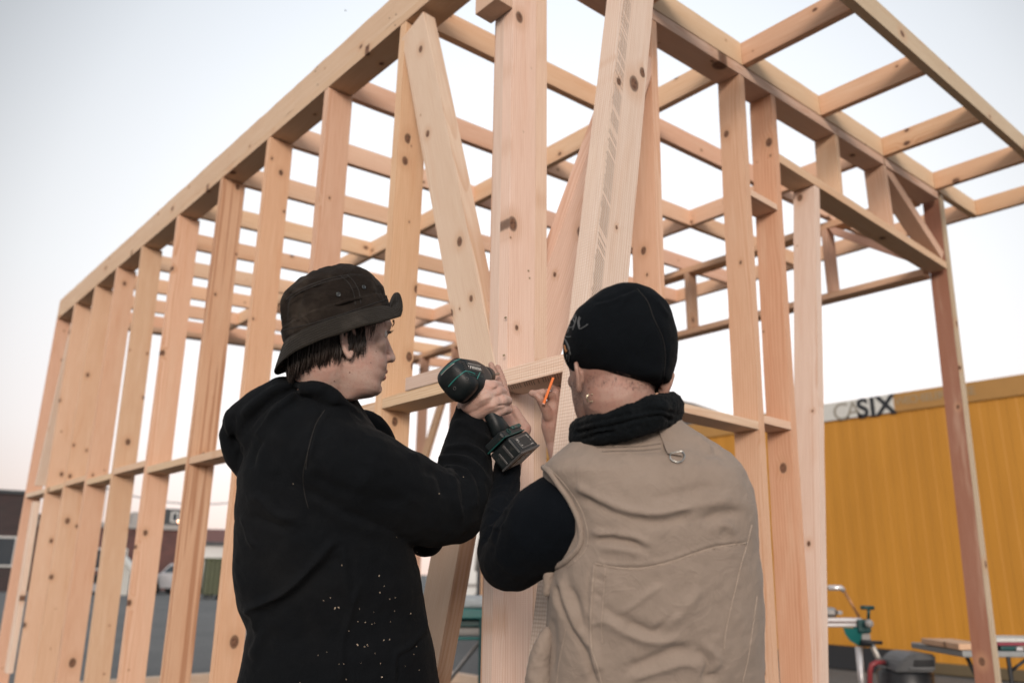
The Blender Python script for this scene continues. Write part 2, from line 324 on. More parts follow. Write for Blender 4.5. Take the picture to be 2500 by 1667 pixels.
# corner post of four planks
knot(board('corner_post', (0.0, 0.0, 0.20), (0.0, 0.0, 3.376), (0.112, 0, 0), (0, 0.046, 0), FR, (0.78, 0.59, 0.48), label='wide pink plank of the corner post with dark knots'), (1252, 547, .017), (1268, 43, .015))
board('corner_post', (0.1135, 0.0005, 0.20), (0.1135, 0.0005, 3.376), (0.052, 0, 0), (0, 0.118, 0), FR, (0.77, 0.60, 0.49))
board('corner_post', (0.001, 0.047, 0.20), (0.001, 0.047, 3.376), (0.11, 0, 0), (0, 0.042, 0), FR, PALE)
board('corner_post', (0.022, 0.090, 0.20), (0.022, 0.090, 3.376), (0.09, 0, 0), (0, 0.030, 0), FR, (0.62, 0.42, 0.30))
ZINC = plain('zinc', (0.42, 0.34, 0.20), 0.35, 0.9)
for px, py in [(1235, 775), (1231, 867), (1290, 661), (1293, 679), (1297, 167), (1278, 322)]: bm = bmesh.new(); add_screw(bm, hit(px, py, 1, -0.0005), (0, -1, 0), 0.0030 if py > 500 else 0.0018); bm_obj('screw', bm, ZINC, FR)
for px, py in [(843, 26), (967, 36), (951, 45), (965, 62), (774, 164), (770, 174), (775, 207)]: bm = bmesh.new(); add_screw(bm, hit(px, py, 0, -0.0005), (-1, 0, 0), 0.0028); bm_obj('nail', bm, plain('dark_nail', (0.05, 0.035, 0.03), 0.5, 0.5), FR)
# front wall (y = 0)
zp = lambda x: 3.360+0.0655*x
board('top_plate', (0.0, 0.0, zp(0)), (W, 0.0, zp(W)), (0, DP, 0), (0, 0, 0.052), FR, (0.68, 0.50, 0.37)) if False else None
knot(board('top_plate', (0.125, 0.0, zp(0.125)), (3.835, 0.0, zp(3.835)), (0, DP, 0), (0, 0, 0.054), FR, (0.68, 0.50, 0.37)), (1757, 160, .028))
board('rim_board', (0.045, 0.001, Bz(0.045)+0.0), (4.605, 0.001, Bz(4.605)), (0, 0.042, 0), (0, 0, 0.123), FR, (0.66, 0.49, 0.34), jag=0.0015)
fr = [((1603, 56), (1625, 760), 0.041, TONES[5], 3.0), ((1817, 192), (1904, 1667), 0.041, (0.66, 0.44, 0.31), 3.0), ((1893, 237), (1986, 1667), 0.043, (0.60, 0.36, 0.25), 3.0)]
fx = []
for (a, b, tk, tone, _) in fr:
    A = hit(*a, 1, 0.0); B = hit(*b, 1, 0.0); s = (B[0]-A[0])/(B[2]-A[2]); xx = lambda z: A[0]+s*(z-A[2]); fx.append(xx)
    z0, z1 = 0.20, zp(A[0])-0.003
    knot(board('stud', (xx(z0)-tk, 0.001, z0), (xx(z1)-tk, 0.001, z1), (tk, 0, 0), (0, DP, 0), FR, tone, jag=0.0012), *{1603: ((1571, 612, .012),), 1817: ((1808, 641, .007),), 1893: ((1877, 348, .016), (1912, 1142, .015))}[a[0]])
    fx[-1] = (lambda A=A, s=s: (lambda z: A[0]+s*(z-A[2])))()
A = hit(2001, 460, 1, 0.0); B = hit(2023.5, 1667, 1, 0.0); s = (B[0]-A[0])/(B[2]-A[2]); jx = lambda z: A[0]+s*(z-A[2])
board('jack_stud', (jx(0.20)-0.05, 0.0, 0.20), (jx(3.097)-0.05, 0.0, 3.097), (0.05, 0, 0), (0, DP, 0), FR, (0.74, 0.60, 0.52), jag=0.0012)
board('header', (fx[2](3.1)+0.001, 0.0, 3.10), (3.80, 0.0, 3.10), (0, DP, 0), (0, 0, 0.050), FR, (0.66, 0.49, 0.34))
for a, b in (((2047, 333), (2060, 480)), ((2165, 412), (2183, 540))):
    A = hit(*a, 1, 0.0); B = hit(*b, 1, 0.0)
    board('short_stud', (B[0]-0.041, 0.001, 3.151), (A[0]-0.041, 0.001, zp(A[0])-0.003), (0.041, 0, 0), (0, DP, 0), FR, (0.68, 0.47, 0.33))
board('brace', (3.035, 0.012, zp(3.03)-0.02), (3.775, 0.012, 3.165), (0.045, 0, 0.06), (0, 0.10, 0), FR, (0.66, 0.46, 0.33))
# noggins
def nog(xa, xb, z, h=0.034): board('noggin', (xa+0.0005, 0.0015, z), (xb-0.0005, 0.0015, z), (0, DP-0.003, 0), (0, 0, h), FR, (0.70, 0.53, 0.40))
nog(fx[0](1.74), fx[1](1.74)-0.041, 1.738); nog(fx[1](1.77), fx[2](1.77)-0.043, 1.770); nog(fx[1](2.82), fx[2](2.82)-0.043, 2.825, 0.032)
# right-hand post, leaning a little
A = hit(2309, 493, 1, 0.0); B = hit(2451, 1667, 1, 0.0); s = (B[0]-A[0])/(B[2]-A[2]); px_ = lambda z: 3.885+s*(z-3.1)
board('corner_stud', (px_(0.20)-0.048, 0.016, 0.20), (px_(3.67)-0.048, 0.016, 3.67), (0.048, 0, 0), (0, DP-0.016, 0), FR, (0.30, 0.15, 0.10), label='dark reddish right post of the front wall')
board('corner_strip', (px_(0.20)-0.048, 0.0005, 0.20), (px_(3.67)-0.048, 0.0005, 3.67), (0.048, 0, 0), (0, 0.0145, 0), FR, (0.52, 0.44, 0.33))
board('bottom_plate', (0.125, 0.0, 0.12), (1.95, 0.0, 0.12), (0, DP, 0), (0, 0, 0.08), FR)
# braces of the side wall meeting the corner post at the noggin
def brace_px(pts, xo, th, tone, z_ends=None):
    """board lying flat in the wall plane from four measured outline points (top-left, top-right, bottom-left, bottom-right)"""
    a, b, c, d = [hit(px, py, 0, xo) for px, py in pts]
    p0 = (a+b)/2; p1 = (c+d)/2; ax = (p1-p0)/np.linalg.norm(p1-p0); wv = b-a; wv = wv-ax*np.dot(wv, ax)
    return board('brace', p0-wv/2, p1-wv/2, wv, V(th, 0, 0), FR, tone)
knot(brace_px([(975, 62), (1040, 62), (1140, 940), (1212, 940)], 0.0, 0.060, (0.66, 0.52, 0.43)), (1044, 327, .011), (1122, 590, .013), (1150, 729, .009))
brace_px([(1075, 1230), (1140, 1230), (995, 1667), (1060, 1667)], -0.002, 0.060, (0.56, 0.42, 0.32))
a0 = hit(172, 790, 0, 0.0); b0 = hit(84, 1185, 0, 0.0)
board('brace', a0, b0, (0.0, -0.05, 0), (0.1, 0, 0), FR, PALE); a0 = hit(78, 1225, 0, 0.0); b0 = hit(10, 1640, 0, 0.0)
board('brace', a0, b0, (0, -0.12, 0), (0.04, 0, 0), FR, (0.70, 0.56, 0.46))
# brace of the front wall
def brace_py(pts, yo, th, tone):
    a, b, c, d = [hit(px, py, 1, yo) for px, py in pts]
    p0 = (a+b)/2; p1 = (c+d)/2; ax = (p1-p0)/np.linalg.norm(p1-p0); wv = b-a; wv = wv-ax*np.dot(wv, ax)
    board('brace', p0-wv/2, p1-wv/2, wv, V(0, th, 0), FR, tone)
brace_py([(1527, 120), (1612, 120), (1230, 960), (1335, 960)], 0.002, 0.060, (0.76, 0.55, 0.45))
# roof: blocking rafters in three bays between long beams
ry = [0.70, 1.405, 2.04, 2.685, 3.33, 3.95, 4.57, 5.18, 5.80]
bx = [0.045, 1.475, 2.995, 4.545]
for yv in ry:
    for a, b in zip(bx, bx[1:]):
        xa, xb = (a+0.041 if a > 1 else a), b
        board('rafter', (xa+0.001, yv, Bz(xa)), (xb-0.001, yv, Bz(xb)), (0, 0.038, 0), (0, 0, 0.122), FR, jag=0.0012)
for x in bx[1:]:
    board('roof_beam', (x, 0.045 if x < 4 else 0.045, Bz(x)+0.0005), (x, LEN+0.0, Bz(x)+0.0005), (0.040, 0, 0), (0, 0, 0.123), FR, random.choice(TONES))
for x in (0.735, 1.475, 2.24, 3.015, 3.80, 4.565):
    board('rafter', (x, -0.535, Bz(x)), (x, 0.0, Bz(x)), (0.040, 0, 0), (0, 0, 0.123), FR, (0.62, 0.41, 0.28))
board('fascia_board', (-0.02, -0.577, Bz(-0.02)-0.002), (4.64, -0.577, Bz(4.64)-0.002), (0, 0.041, 0), (0, 0, 0.118), FR, (0.58, 0.47, 0.35))
# end wall (y = LEN) and far wall (x = W)
board('top_plate', (DP+0.005, LEN-DP, zp(0.1)), (W-DP-0.005, LEN-DP, zp(W-DP)), (0, DP, 0), (0, 0, 0.052), FR)
board('rim_board', (0.045, LEN-0.042, Bz(0.05)), (4.54, LEN-0.042, Bz(4.54)), (0, 0.04, 0), (0, 0, 0.122), FR)
board('bottom_plate', (DP+0.005, LEN-DP, 0.12), (W-DP-0.005, LEN-DP, 0.12), (0, DP, 0), (0, 0, 0.085), FR, PALE)
zt = zp(W-0.06)
board('top_plate', (W-DP, 0.125, zt), (W-DP, LEN, zt), (DP, 0, 0), (0, 0, 0.05), FR)
board('bottom_plate', (W-DP, 2.3, 0.12), (W-DP, LEN, 0.12), (DP, 0, 0), (0, 0, 0.08), FR, PALE)
board('header', (W-DP, 0.125, 3.075), (W-DP, 3.20, 3.075), (DP, 0, 0), (0, 0, 0.045), FR)
for yv in (0.745, 1.97): board('short_stud', (W-DP+0.001, yv, 3.121), (W-DP+0.001, yv, zt-0.001), (DP-0.002, 0, 0), (0, 0.042, 0), FR)
board('brace', (W-DP+0.01, 0.70, zt-0.06), (W-DP+0.01, 0.15, 3.16), (0.04, 0, 0), (0, 0.05, 0.10), FR)
for yv in (3.20, 3.95, 4.57, 5.18, 5.80, LEN-TK): board('stud', (W-DP+0.001, yv, 0.20), (W-DP+0.001, yv, zt-0.001), (DP-0.002, 0, 0), (0, TK, 0), FR)
board('brace', (W-DP+0.02, 6.30, 1.0), (W-DP+0.02, 5.22, 3.3), (0.04, 0, 0), (0, 0.11, 0.03), FR)
# sleepers under the plates
for a, b, u in (((-0.01, 0, 0), (-0.01, LEN, 0), (0.14, 0, 0)), ((W-0.13, 0, 0), (W-0.13, LEN, 0), (0.14, 0, 0)), ((0.14, -0.01, 0), (W-0.14, -0.01, 0), (0, 0.14, 0)), ((0.14, LEN-0.13, 0), (W-0.14, LEN-0.13, 0), (0, 0.14, 0))):
    board('sleeper', a, b, u, (0, 0, 0.118), FR, (0.5, 0.36, 0.25))
# block screwed on at the corner, high up
Pk = (-0.115, 0.0, 3.03)
board('corner_block', (-0.075, 0.0, 3.035), (-0.075, 0.0, 3.60), (0.0735, 0, 0), (0, 0.115, 0), FR, (0.62, 0.46, 0.33))

# loose boards round the corner
o = board('timber_offcut', (-0.0, 0.20, 1.7645), (-0.0, 0.545, 1.7645), (0.11, 0, 0), (0, 0, 0.047), None, (0.60, 0.48, 0.40), SAWN)
tag(o, 'short pale timber offcut lying on the noggin beside the drill', 'board')
o = board('plank', (-0.056, -0.004, 1.675), (-0.056, -0.297, 1.675), (0.116, 0, 0), (0, 0, 0.050), None, (0.74, 0.58, 0.48), SAWN)
tag(o, 'level plank held across the corner post beside the black beanie', 'board')
zb_, zt_ = 0.0, 3.66; sx = 0.166
XO = -0.008
o = board('leaning_timber', (XO-0.183-0.916*sx, -0.365, zb_), (XO-0.183+(zt_-0.916)*sx, -0.365, zt_), (0.155, 0, 0), (0, 0.066, 0), None, (0.76, 0.62, 0.52), SAWN, jag=0.0012)
knot(o, (1548, 205, .019), (1511, 200, .010)); tag(o, 'rough sawn timber with torn saw marks leaning behind the black beanie', 'timber')

# ------------------------------------------------------------------ yellow container
def container_material():
    k = NT('yellow_steel'); o = k.obj(); sp = k.n('ShaderNodeSeparateXYZ'); k.l(o, sp.inputs[0])
    n = k.noise(k.vm('MULTIPLY', o, (1, 1.2, 0.25)), 2.0, 4, 0.6); n2 = k.noise(k.vm('MULTIPLY', o, (1, 6, 0.4)), 3.0, 4, 0.6)
    c = k.mix(k.smooth(n, 0.3, 0.7), (0.42, 0.185, 0.017), (0.47, 0.21, 0.021)); c = k.mix(k.smooth(n2, 0.5, 0.8, 0, 0.15), c, (0.40, 0.18, 0.03))
    k.base(c); k.rough(0.5); return k.m
YEL = container_material(); CX = 9.9
CT = empty('container', (CX, 3.0, 0), 'large yellow steel container with lettered top rail', 'container')
y0c, y1c, zt0, zt1 = -3.4, 10.6, 3.68, 3.66
bm = bmesh.new()   # corrugated near face
prof = []; yv = y0c
while yv < y1c:
    for dy, dx in ((0, 0), (0.11, 0), (0.12, 0.003), (0.21, 0.003), (0.22, 0)): prof.append((yv+dy, dx))
    yv += 0.22
lo_ = [bm.verts.new((CX+dx, yy, 0.14)) for yy, dx in prof]; hi_ = [bm.verts.new((CX+dx, yy, 3.42)) for yy, dx in prof]
for i in range(len(prof)-1):
    if abs(prof[i+1][0]-prof[i][0]) > 1e-6: bm.faces.new((lo_[i], lo_[i+1], hi_[i+1], hi_[i]))
bm_obj('side_panel', bm, YEL, CT)
bm = bmesh.new(); add_box(bm, (CX+0.02, y0c, 0.14), (CX+2.4, y1c, 3.66)); bm_obj('body', bm, YEL, CT)
bm = bmesh.new(); add_box(bm, (CX-0.03, y0c-0.02, 3.42), (CX+0.02, y1c+0.02, 3.69), 0.01); bm_obj('top_rail', bm, plain('rail_ochre', (0.34, 0.18, 0.05), 0.55, var=0.15, scale=3), CT)
bm = bmesh.new(); add_box(bm, (CX-0.03, y0c-0.02, 0.0), (CX+0.02, y1c+0.02, 0.14), 0.01); bm_obj('bottom_rail', bm, plain('rail_dark', (0.10, 0.075, 0.04), 0.7), CT)
for yv in (y0c, y1c-0.16): bm = bmesh.new(); add_box(bm, (CX-0.05, yv, 0), (CX+0.1, yv+0.16, 3.7), 0.01); bm_obj('corner_post', bm, YEL, CT)
# lettering on the rail
def text_mesh(name, body, size, mat, parent, loc, xdir, updir, extrude=0.001, shear=0.0, spacing=1.0, bold=0.0):
    cu = bpy.data.curves.new(name, 'FONT'); cu.body = body; cu.size = size; cu.extrude = extrude; cu.space_character = spacing; cu.offset = bold
    ob = bpy.data.objects.new(name, cu); C.objects.link(ob); bpy.context.view_layer.update()
    me = bpy.data.meshes.new_from_object(ob.evaluated_get(bpy.context.evaluated_depsgraph_get())); bpy.data.objects.remove(ob)
    X = Vector(xdir).normalized(); Y = Vector(updir).normalized(); Z = X.cross(Y)
    mw = Matrix(((X.x, Y.x, Z.x, loc[0]), (X.y, Y.y, Z.y, loc[1]), (X.z, Y.z, Z.z, loc[2]), (0, 0, 0, 1)))
    me.materials.clear(); return link(name, me, mat, parent, mw)
WHT = plain('white_paint', (0.52, 0.52, 0.49), 0.5); BLK = plain('black_paint', (0.012, 0.014, 0.018), 0.5); GRY = plain('grey_lettering', (0.24, 0.22, 0.18), 0.6)
p_r = hit(2180, 970, 0, CX-0.034); p_l = hit(2016, 1000, 0, CX-0.034)
bm = bmesh.new(); add_box(bm, (CX-0.034, p_r[1], 3.425), (CX-0.0295, p_l[1]+0.5, 3.685)); bm_obj('sign_panel', bm, WHT, CT)
yy = lambda px: hit(px, 985, 0, CX-0.036)[1]
for ch, px, m, sz in (('C', 2030, GRY, 0.36), ('A', 2062, GRY, 0.36), ('S', 2090, BLK, 0.38), ('I', 2121, BLK, 0.38), ('X', 2138, BLK, 0.38)):
    text_mesh('letter', ch, sz, m, CT, (CX-0.036, yy(px), 3.415), (0, -1, 0), (0, 0, 1), bold=0.012 if m is BLK else 0.0)
text_mesh('lettering', 'WECHSELBRUECKE', 0.155, plain('pale_letter', (0.30, 0.23, 0.14), 0.6), CT, (CX-0.034, yy(2184), 3.52), (0, -1, 0), (0, 0, 1), spacing=0.72)
# ------------------------------------------------------------------ modelling helpers for bodies and clothes
def add_capsule(bm, p0, p1, r0, r1, n=18):
    p0 = Vector(tuple(map(float, p0))); p1 = Vector(tuple(map(float, p1)))
    if (p1-p0).length < 1e-5: p1 = p0+Vector((0, 0, 1e-3))
    d, s, u = frame_from(p1-p0); rings = []
    for k in range(5): a = (PI/2)*(1-k/5.0)*0.98; rings.append((p0-d*r0*math.sin(a), r0*math.cos(a)))
    rings.append((p0, r0)); rings.append((p1, r1))
    for k in range(1, 6): a = (PI/2)*(k/5.0)*0.98; rings.append((p1+d*r1*math.sin(a), r1*math.cos(a)))
    vr = [[bm.verts.new(c+(s*math.cos(2*PI*i/n)+u*math.sin(2*PI*i/n))*r) for i in range(n)] for c, r in rings]
    for a, b in zip(vr, vr[1:]):
        for i in range(n): bm.faces.new((a[i], a[(i+1) % n], b[(i+1) % n], b[i]))
    bm.faces.new(vr[0][::-1]); bm.faces.new(vr[-1])
def chain(bm, pts):                       # pts: (x, y, z, r) in metres
    for a, b in zip(pts, pts[1:]): add_capsule(bm, a[:3], b[:3], a[3], b[3])
def PX(px, py, d, r): p = at(px, py, d); return (p[0], p[1], p[2], r)
def loft(bm, secs, n=40):
    """secs: (centre, a, b, exponent, b_back) with a, b half-axis vectors; b_back scales the +b side"""
    vr = []
    for c, a, b, e, *q in secs:
        qf = q[0] if q else 1.0; ring_ = []
        for i in range(n):
            t = 2*PI*i/n; ct, st = math.cos(t), math.sin(t)
            x = math.copysign(abs(ct)**(2/e), ct); y = math.copysign(abs(st)**(2/e), st)
            if y > 0: y *= qf
            ring_.append(bm.verts.new(tuple(np.array(c)+np.array(a)*x+np.array(b)*y)))
        vr.append(ring_)
    for r0, r1 in zip(vr, vr[1:]):
        for i in range(n): bm.faces.new((r0[i], r0[(i+1) % n], r1[(i+1) % n], r1[i]))
    bm.faces.new(vr[0][::-1]); bm.faces.new(vr[-1])
FH = np.array([FWD[0], FWD[1], 0.0]); FH /= np.linalg.norm(FH); RH = np.array([FH[1], -FH[0], 0.0])
def pixel_loft(bm, rows, d, th, e=2.3):
    """rows: (left px, right px, y px[, depth, half thickness])"""
    secs = []
    for row in rows:
        l, r, y = row[:3]; dd = row[3] if len(row) > 3 else d; tt = row[4] if len(row) > 4 else th
        A = at(l, y, dd); B = at(r, y, dd); secs.append(((A+B)/2, (B-A)/2, FH*tt, e))
    loft(bm, secs)
def fuse(bm, voxel, smooth=2, lam=0.5):
    bmesh.ops.recalc_face_normals(bm, faces=bm.faces[:])
    me = bpy.data.meshes.new('tmp'); bm.to_mesh(me); bm.free(); ob = bpy.data.objects.new('tmp', me); C.objects.link(ob)
    md = ob.modifiers.new('r', 'REMESH'); md.mode = 'VOXEL'; md.voxel_size = voxel; md.adaptivity = 0.0
    bpy.context.view_layer.update(); m2 = bpy.data.meshes.new_from_object(ob.evaluated_get(bpy.context.evaluated_depsgraph_get()))
    bpy.data.objects.remove(ob); bpy.data.meshes.remove(me)
    n = len(m2.vertices); co = np.empty(n*3); m2.vertices.foreach_get('co', co); co = co.reshape(-1, 3)
    ed = np.empty(len(m2.edges)*2, dtype=np.int64); m2.edges.foreach_get('vertices', ed); ed = ed.reshape(-1, 2)
    co = lap(co, ed, smooth, lam)
    return m2, co, ed
def lap(co, ed, it, lam=0.5):
    n = len(co); deg = np.bincount(ed.ravel(), minlength=n).astype(float); deg[deg == 0] = 1
    for _ in range(it):
        s = np.zeros_like(co)
        for k in range(3):
            s[:, k] = np.bincount(ed[:, 0], weights=co[ed[:, 1], k], minlength=n)+np.bincount(ed[:, 1], weights=co[ed[:, 0], k], minlength=n)
        co = co+lam*(s/deg[:, None]-co)
    return co
def put(m2, co):
    m2.vertices.foreach_set('co', co.ravel()); m2.update()
def normals(m2, co):
    put(m2, co); nn = np.empty(len(co)*3); m2.vertices.foreach_get('normal', nn); return nn.reshape(-1, 3)
def project(co):
    v = co-CAM; d = v@FWD; return 1250+FL*(v@RIGHT)/d, 833.5-FL*(v@UP)/d, d
def seg_dist(x, y, pts):
    best = np.full(len(x), 1e9)
    for (x0, y0), (x1, y1) in zip(pts, pts[1:]):
        dx, dy = x1-x0, y1-y0; L = dx*dx+dy*dy+1e-9; t = np.clip(((x-x0)*dx+(y-y0)*dy)/L, 0, 1)
        fade = 1+1.4*np.maximum(0, np.abs(t*0)-1)
        best = np.minimum(best, np.hypot(x-(x0+t*dx), y-(y0+t*dy))*fade)
    return best
def smooth_line(pts, n=6):
    pts = [np.array(p, float) for p in pts]; P = [pts[0]]+pts+[pts[-1]]; out = []
    for i in range(1, len(P)-2):
        for k in range(n):
            t = k/n; a, b, c, d = P[i-1], P[i], P[i+1], P[i+2]
            out.append(0.5*((2*b)+(-a+c)*t+(2*a-5*b+4*c-d)*t*t+(-a+3*b-3*c+d)*t**3))
    out.append(pts[-1]); return out
def folds(m2, co, lines, dmax=99):
    """press real creases into cloth: each line (points, width px, height m)"""
    nn = normals(m2, co); x, y, d = project(co); view = co-CAM; view /= np.linalg.norm(view, axis=1)[:, None]
    facing = np.clip(-(nn*view).sum(1)*2.5+0.25, 0, 1)
    disp = np.zeros(len(co))
    for pts, w, h in lines:
        sl = smooth_line(pts); ends = np.minimum(np.hypot(x-sl[0][0], y-sl[0][1]), np.hypot(x-sl[-1][0], y-sl[-1][1]))
        g = np.exp(-(seg_dist(x, y, sl)/w)**2); disp += h*g*np.clip(ends/(w*2.2), 0.15, 1)
    return co+nn*(disp*facing)[:, None]
def rumple(m2, co, amp, scale, seed=0, stretch=(1, 1, 1)):
    nn = normals(m2, co); a = np.empty(len(co)); st = Vector(stretch)
    for i, c in enumerate(co): a[i] = noise.fractal(Vector((c[0]*scale*st.x+seed, c[1]*scale*st.y, c[2]*scale*st.z)), 0.6, 2.1, 3)
    return co+nn*(a*amp)[:, None]
def finish(name, m2, co, mat, parent, label=None):
    put(m2, co); m2.polygons.foreach_set('use_smooth', [True]*len(m2.polygons)); m2.materials.clear(); m2.name = name
    o = link(name, m2, mat, parent)
    if label: o['label'] = label
    return o
from mathutils.bvhtree import BVHTree
def bvh_of(*objs):
    vs_, fs_ = [], []
    for o in objs:
        b = len(vs_); vs_ += [o.matrix_basis @ v.co for v in o.data.vertices]; fs_ += [[b+i for i in p.vertices] for p in o.data.polygons]
    return BVHTree.FromPolygons(vs_, fs_)
def on_surface(bv, px, py, off=0.0):
    r = Vector(tuple(ray(px, py))).normalized(); h = bv.ray_cast(Vector(tuple(CAM)), r)
    if h[0] is None: return None, None
    nrm_ = h[1] if h[1].dot(r) < 0 else -h[1]
    return h[0]+nrm_*off, nrm_
def stitched(name, bv, pts, r, mat, parent, off=0.0, n=6, flat=1.0):
    P = []
    for p in smooth_line(pts, n):
        q, _ = on_surface(bv, p[0], p[1], off)
        if q is not None and (not P or (q-P[-1]).length < 0.08): P.append(q)
    if len(P) < 2: return None
    bm = bmesh.new(); add_tube(bm, P, r, 8); return bm_obj(name, bm, mat, parent, smooth=True)

# ------------------------------------------------------------------ cloth and skin materials
def cloth(name, col, worn, wscale=6, fuzz=0.25, fleck=False, rough=0.9, wrink=0.6, wear_amt=0.5, rings=None, crease=0.7):
    k = NT(name); o = k.obj(); n1 = k.noise(o, wscale, 5, 0.62); n2 = k.noise(o, 45, 4, 0.6); n3 = k.noise(o, 900, 2, 0.5)
    c = k.mix(k.smooth(n1, 0.45, 0.75, 0, wear_amt), col, worn); c = k.mix(k.smooth(n2, 0.45, 0.8, 0, 0.35), c, k.mix(1.0, c, (0.75, 0.75, 0.75), 'MULTIPLY'))
    if fleck:
        vo = k.n('ShaderNodeTexVoronoi'); k.l(o, vo.inputs['Vector']); vo.inputs['Scale'].default_value = 62; s3 = k.n('ShaderNodeSeparateColor'); k.l(vo.outputs['Color'], s3.inputs[0])
        f = k.math('MULTIPLY', k.math('GREATER_THAN', s3.outputs[0], 0.90), k.math('LESS_THAN', vo.outputs['Distance'], k.math('MULTIPLY_ADD', s3.outputs[1], 0.05, 0.03)))
        c = k.mix(f, c, (0.30, 0.25, 0.20))
    k.base(c); k.rough(rough); k.b.inputs['Sheen Weight'].default_value = fuzz; k.b.inputs['Sheen Roughness'].default_value = 0.5; k.b.inputs['Specular IOR Level'].default_value = 0.15 if col[0] > 0.1 else 0.04
    n4 = k.noise(o, 13, 3, 0.55, 1.2); cre = k.math('SUBTRACT', 1.0, k.math('MULTIPLY', k.math('ABSOLUTE', k.math('SUBTRACT', n4, 0.5)), 9.0), clamp=True)
    h = k.math('ADD', k.math('ADD', k.math('MULTIPLY', n2, wrink), k.math('MULTIPLY', n3, 0.18)), k.math('MULTIPLY', k.math('MULTIPLY', cre, cre), crease)); 
    if rings is not None:
        sp = k.n('ShaderNodeSeparateXYZ'); k.l(o, sp.inputs[0]); rr = k.math('SQRT', k.math('ADD', k.math('MULTIPLY', sp.outputs[0], sp.outputs[0]), k.math('MULTIPLY', k.math('MULTIPLY', sp.outputs[1], sp.outputs[1]), 1.45)))
        h = k.math('ADD', h, k.math('MULTIPLY', k.math('SINE', k.math('MULTIPLY', rr, rings)), 0.4))
    k.bump(h, 0.55, 0.004); return k.m
HOOD_M = cloth('black_fleece', (0.0058, 0.0068, 0.0082), (0.013, 0.013, 0.0135), 5, 0.025, False, crease=0.22)
SWEAT_M = cloth('black_jersey', (0.0035, 0.0048, 0.0068), (0.008, 0.0095, 0.0125), 6, 0.015, crease=0.15)
VEST_M = cloth('khaki_canvas', (0.255, 0.205, 0.168), (0.215, 0.168, 0.135), 5, 0.10, wrink=0.7, wear_amt=0.6, crease=0.22)
VEST_D = cloth('khaki_thread', (0.34, 0.275, 0.225), (0.28, 0.22, 0.18), 9, 0.05)
HAT_M = cloth('dark_waxed_cotton', (0.016, 0.0125, 0.0105), (0.046, 0.037, 0.030), 17, 0.03, False, wear_amt=0.75)
BRIM_M = cloth('dark_waxed_brim', (0.020, 0.017, 0.014), (0.056, 0.048, 0.040), 16, 0.04, False, wear_amt=0.6, rings=1100)
BEAN_M = cloth('black_beanie_fleece', (0.0045, 0.0058, 0.0075), (0.008, 0.010, 0.0125), 8, 0.02, crease=0.15)
SCARF_M = cloth('black_terry', (0.0045, 0.0058, 0.007), (0.011, 0.013, 0.015), 60, 0.03, wrink=2.6, crease=0.1)
JEAN_M = cloth('dark_denim', (0.03, 0.035, 0.05), (0.06, 0.065, 0.08), 8, 0.1)
def skin_material(name, tint):
    k = NT(name); o = k.obj(); n1 = k.noise(o, 28, 4, 0.6); n2 = k.noise(o, 160, 4, 0.65); n3 = k.noise(o, 700, 2, 0.5)
    c = k.mix(k.smooth(n1, 0.35, 0.7), tint, (tint[0]*0.95, tint[1]*0.82, tint[2]*0.80)); c = k.mix(k.smooth(n2, 0.54, 0.72, 0, 0.5), c, (tint[0]*0.72, tint[1]*0.5, tint[2]*0.48)); n5 = k.noise(o, 420, 3, 0.6); c = k.mix(k.smooth(n5, 0.55, 0.7, 0, 0.3), c, (tint[0]*0.6, tint[1]*0.5, tint[2]*0.5))
    k.base(c); k.rough(k.math('MULTIPLY_ADD', n2, 0.25, 0.42)); k.b.inputs['Subsurface Weight'].default_value = 0.12; k.b.inputs['Subsurface Radius'].default_value = (0.012, 0.005, 0.003); k.b.inputs['Subsurface Scale'].default_value = 0.6
    k.b.inputs['Specular IOR Level'].default_value = 0.4; k.bump(k.math('ADD', k.math('MULTIPLY', n2, 0.7), k.math('MULTIPLY', n3, 0.3)), 0.6, 0.0016); return k.m
SKIN_A = skin_material('fair_skin', (0.50, 0.345, 0.285)); SKIN_B = skin_material('tanned_skin', (0.36, 0.225, 0.178))
SHOE_M = plain('boot_leather', (0.06, 0.04, 0.03), 0.6)

# ------------------------------------------------------------------ head
# front profile (height above chin, forward distance) without the nose
FRONT = [(-0.012, 0.030), (-0.007, 0.043), (-0.0023, 0.0625), (0.002, 0.0775), (0.008, 0.0825), (0.0175, 0.0838), (0.024, 0.0820), (0.0284, 0.0828), (0.039, 0.0885), (0.048, 0.0880), (0.056, 0.0925), (0.066, 0.0925), (0.08, 0.0895), (0.095, 0.0885), (0.11, 0.0885), (0.122, 0.0900), (0.137, 0.0945), (0.147, 0.0955), (0.155, 0.0925), (0.165, 0.0880), (0.185, 0.078), (0.205, 0.060), (0.222, 0.030), (0.232, 0.004)]
BACK = [(-0.012, 0.010), (0.0, -0.002), (0.02, -0.022), (0.04, -0.055), (0.06, -0.075), (0.09, -0.092), (0.12, -0.100), (0.15, -0.102), (0.18, -0.092), (0.205, -0.070), (0.222, -0.040), (0.232, -0.016)]
WIDE = [(-0.012, 0.012), (-0.004, 0.024), (0.005, 0.036), (0.02, 0.048), (0.04, 0.058), (0.06, 0.0635), (0.09, 0.0695), (0.12, 0.0735), (0.15, 0.0760), (0.18, 0.071), (0.205, 0.055), (0.222, 0.032), (0.232, 0.010)]
def itp(tab, z):
    zs = [t[0] for t in tab]; return float(np.interp(z, zs, [t[1] for t in tab]))
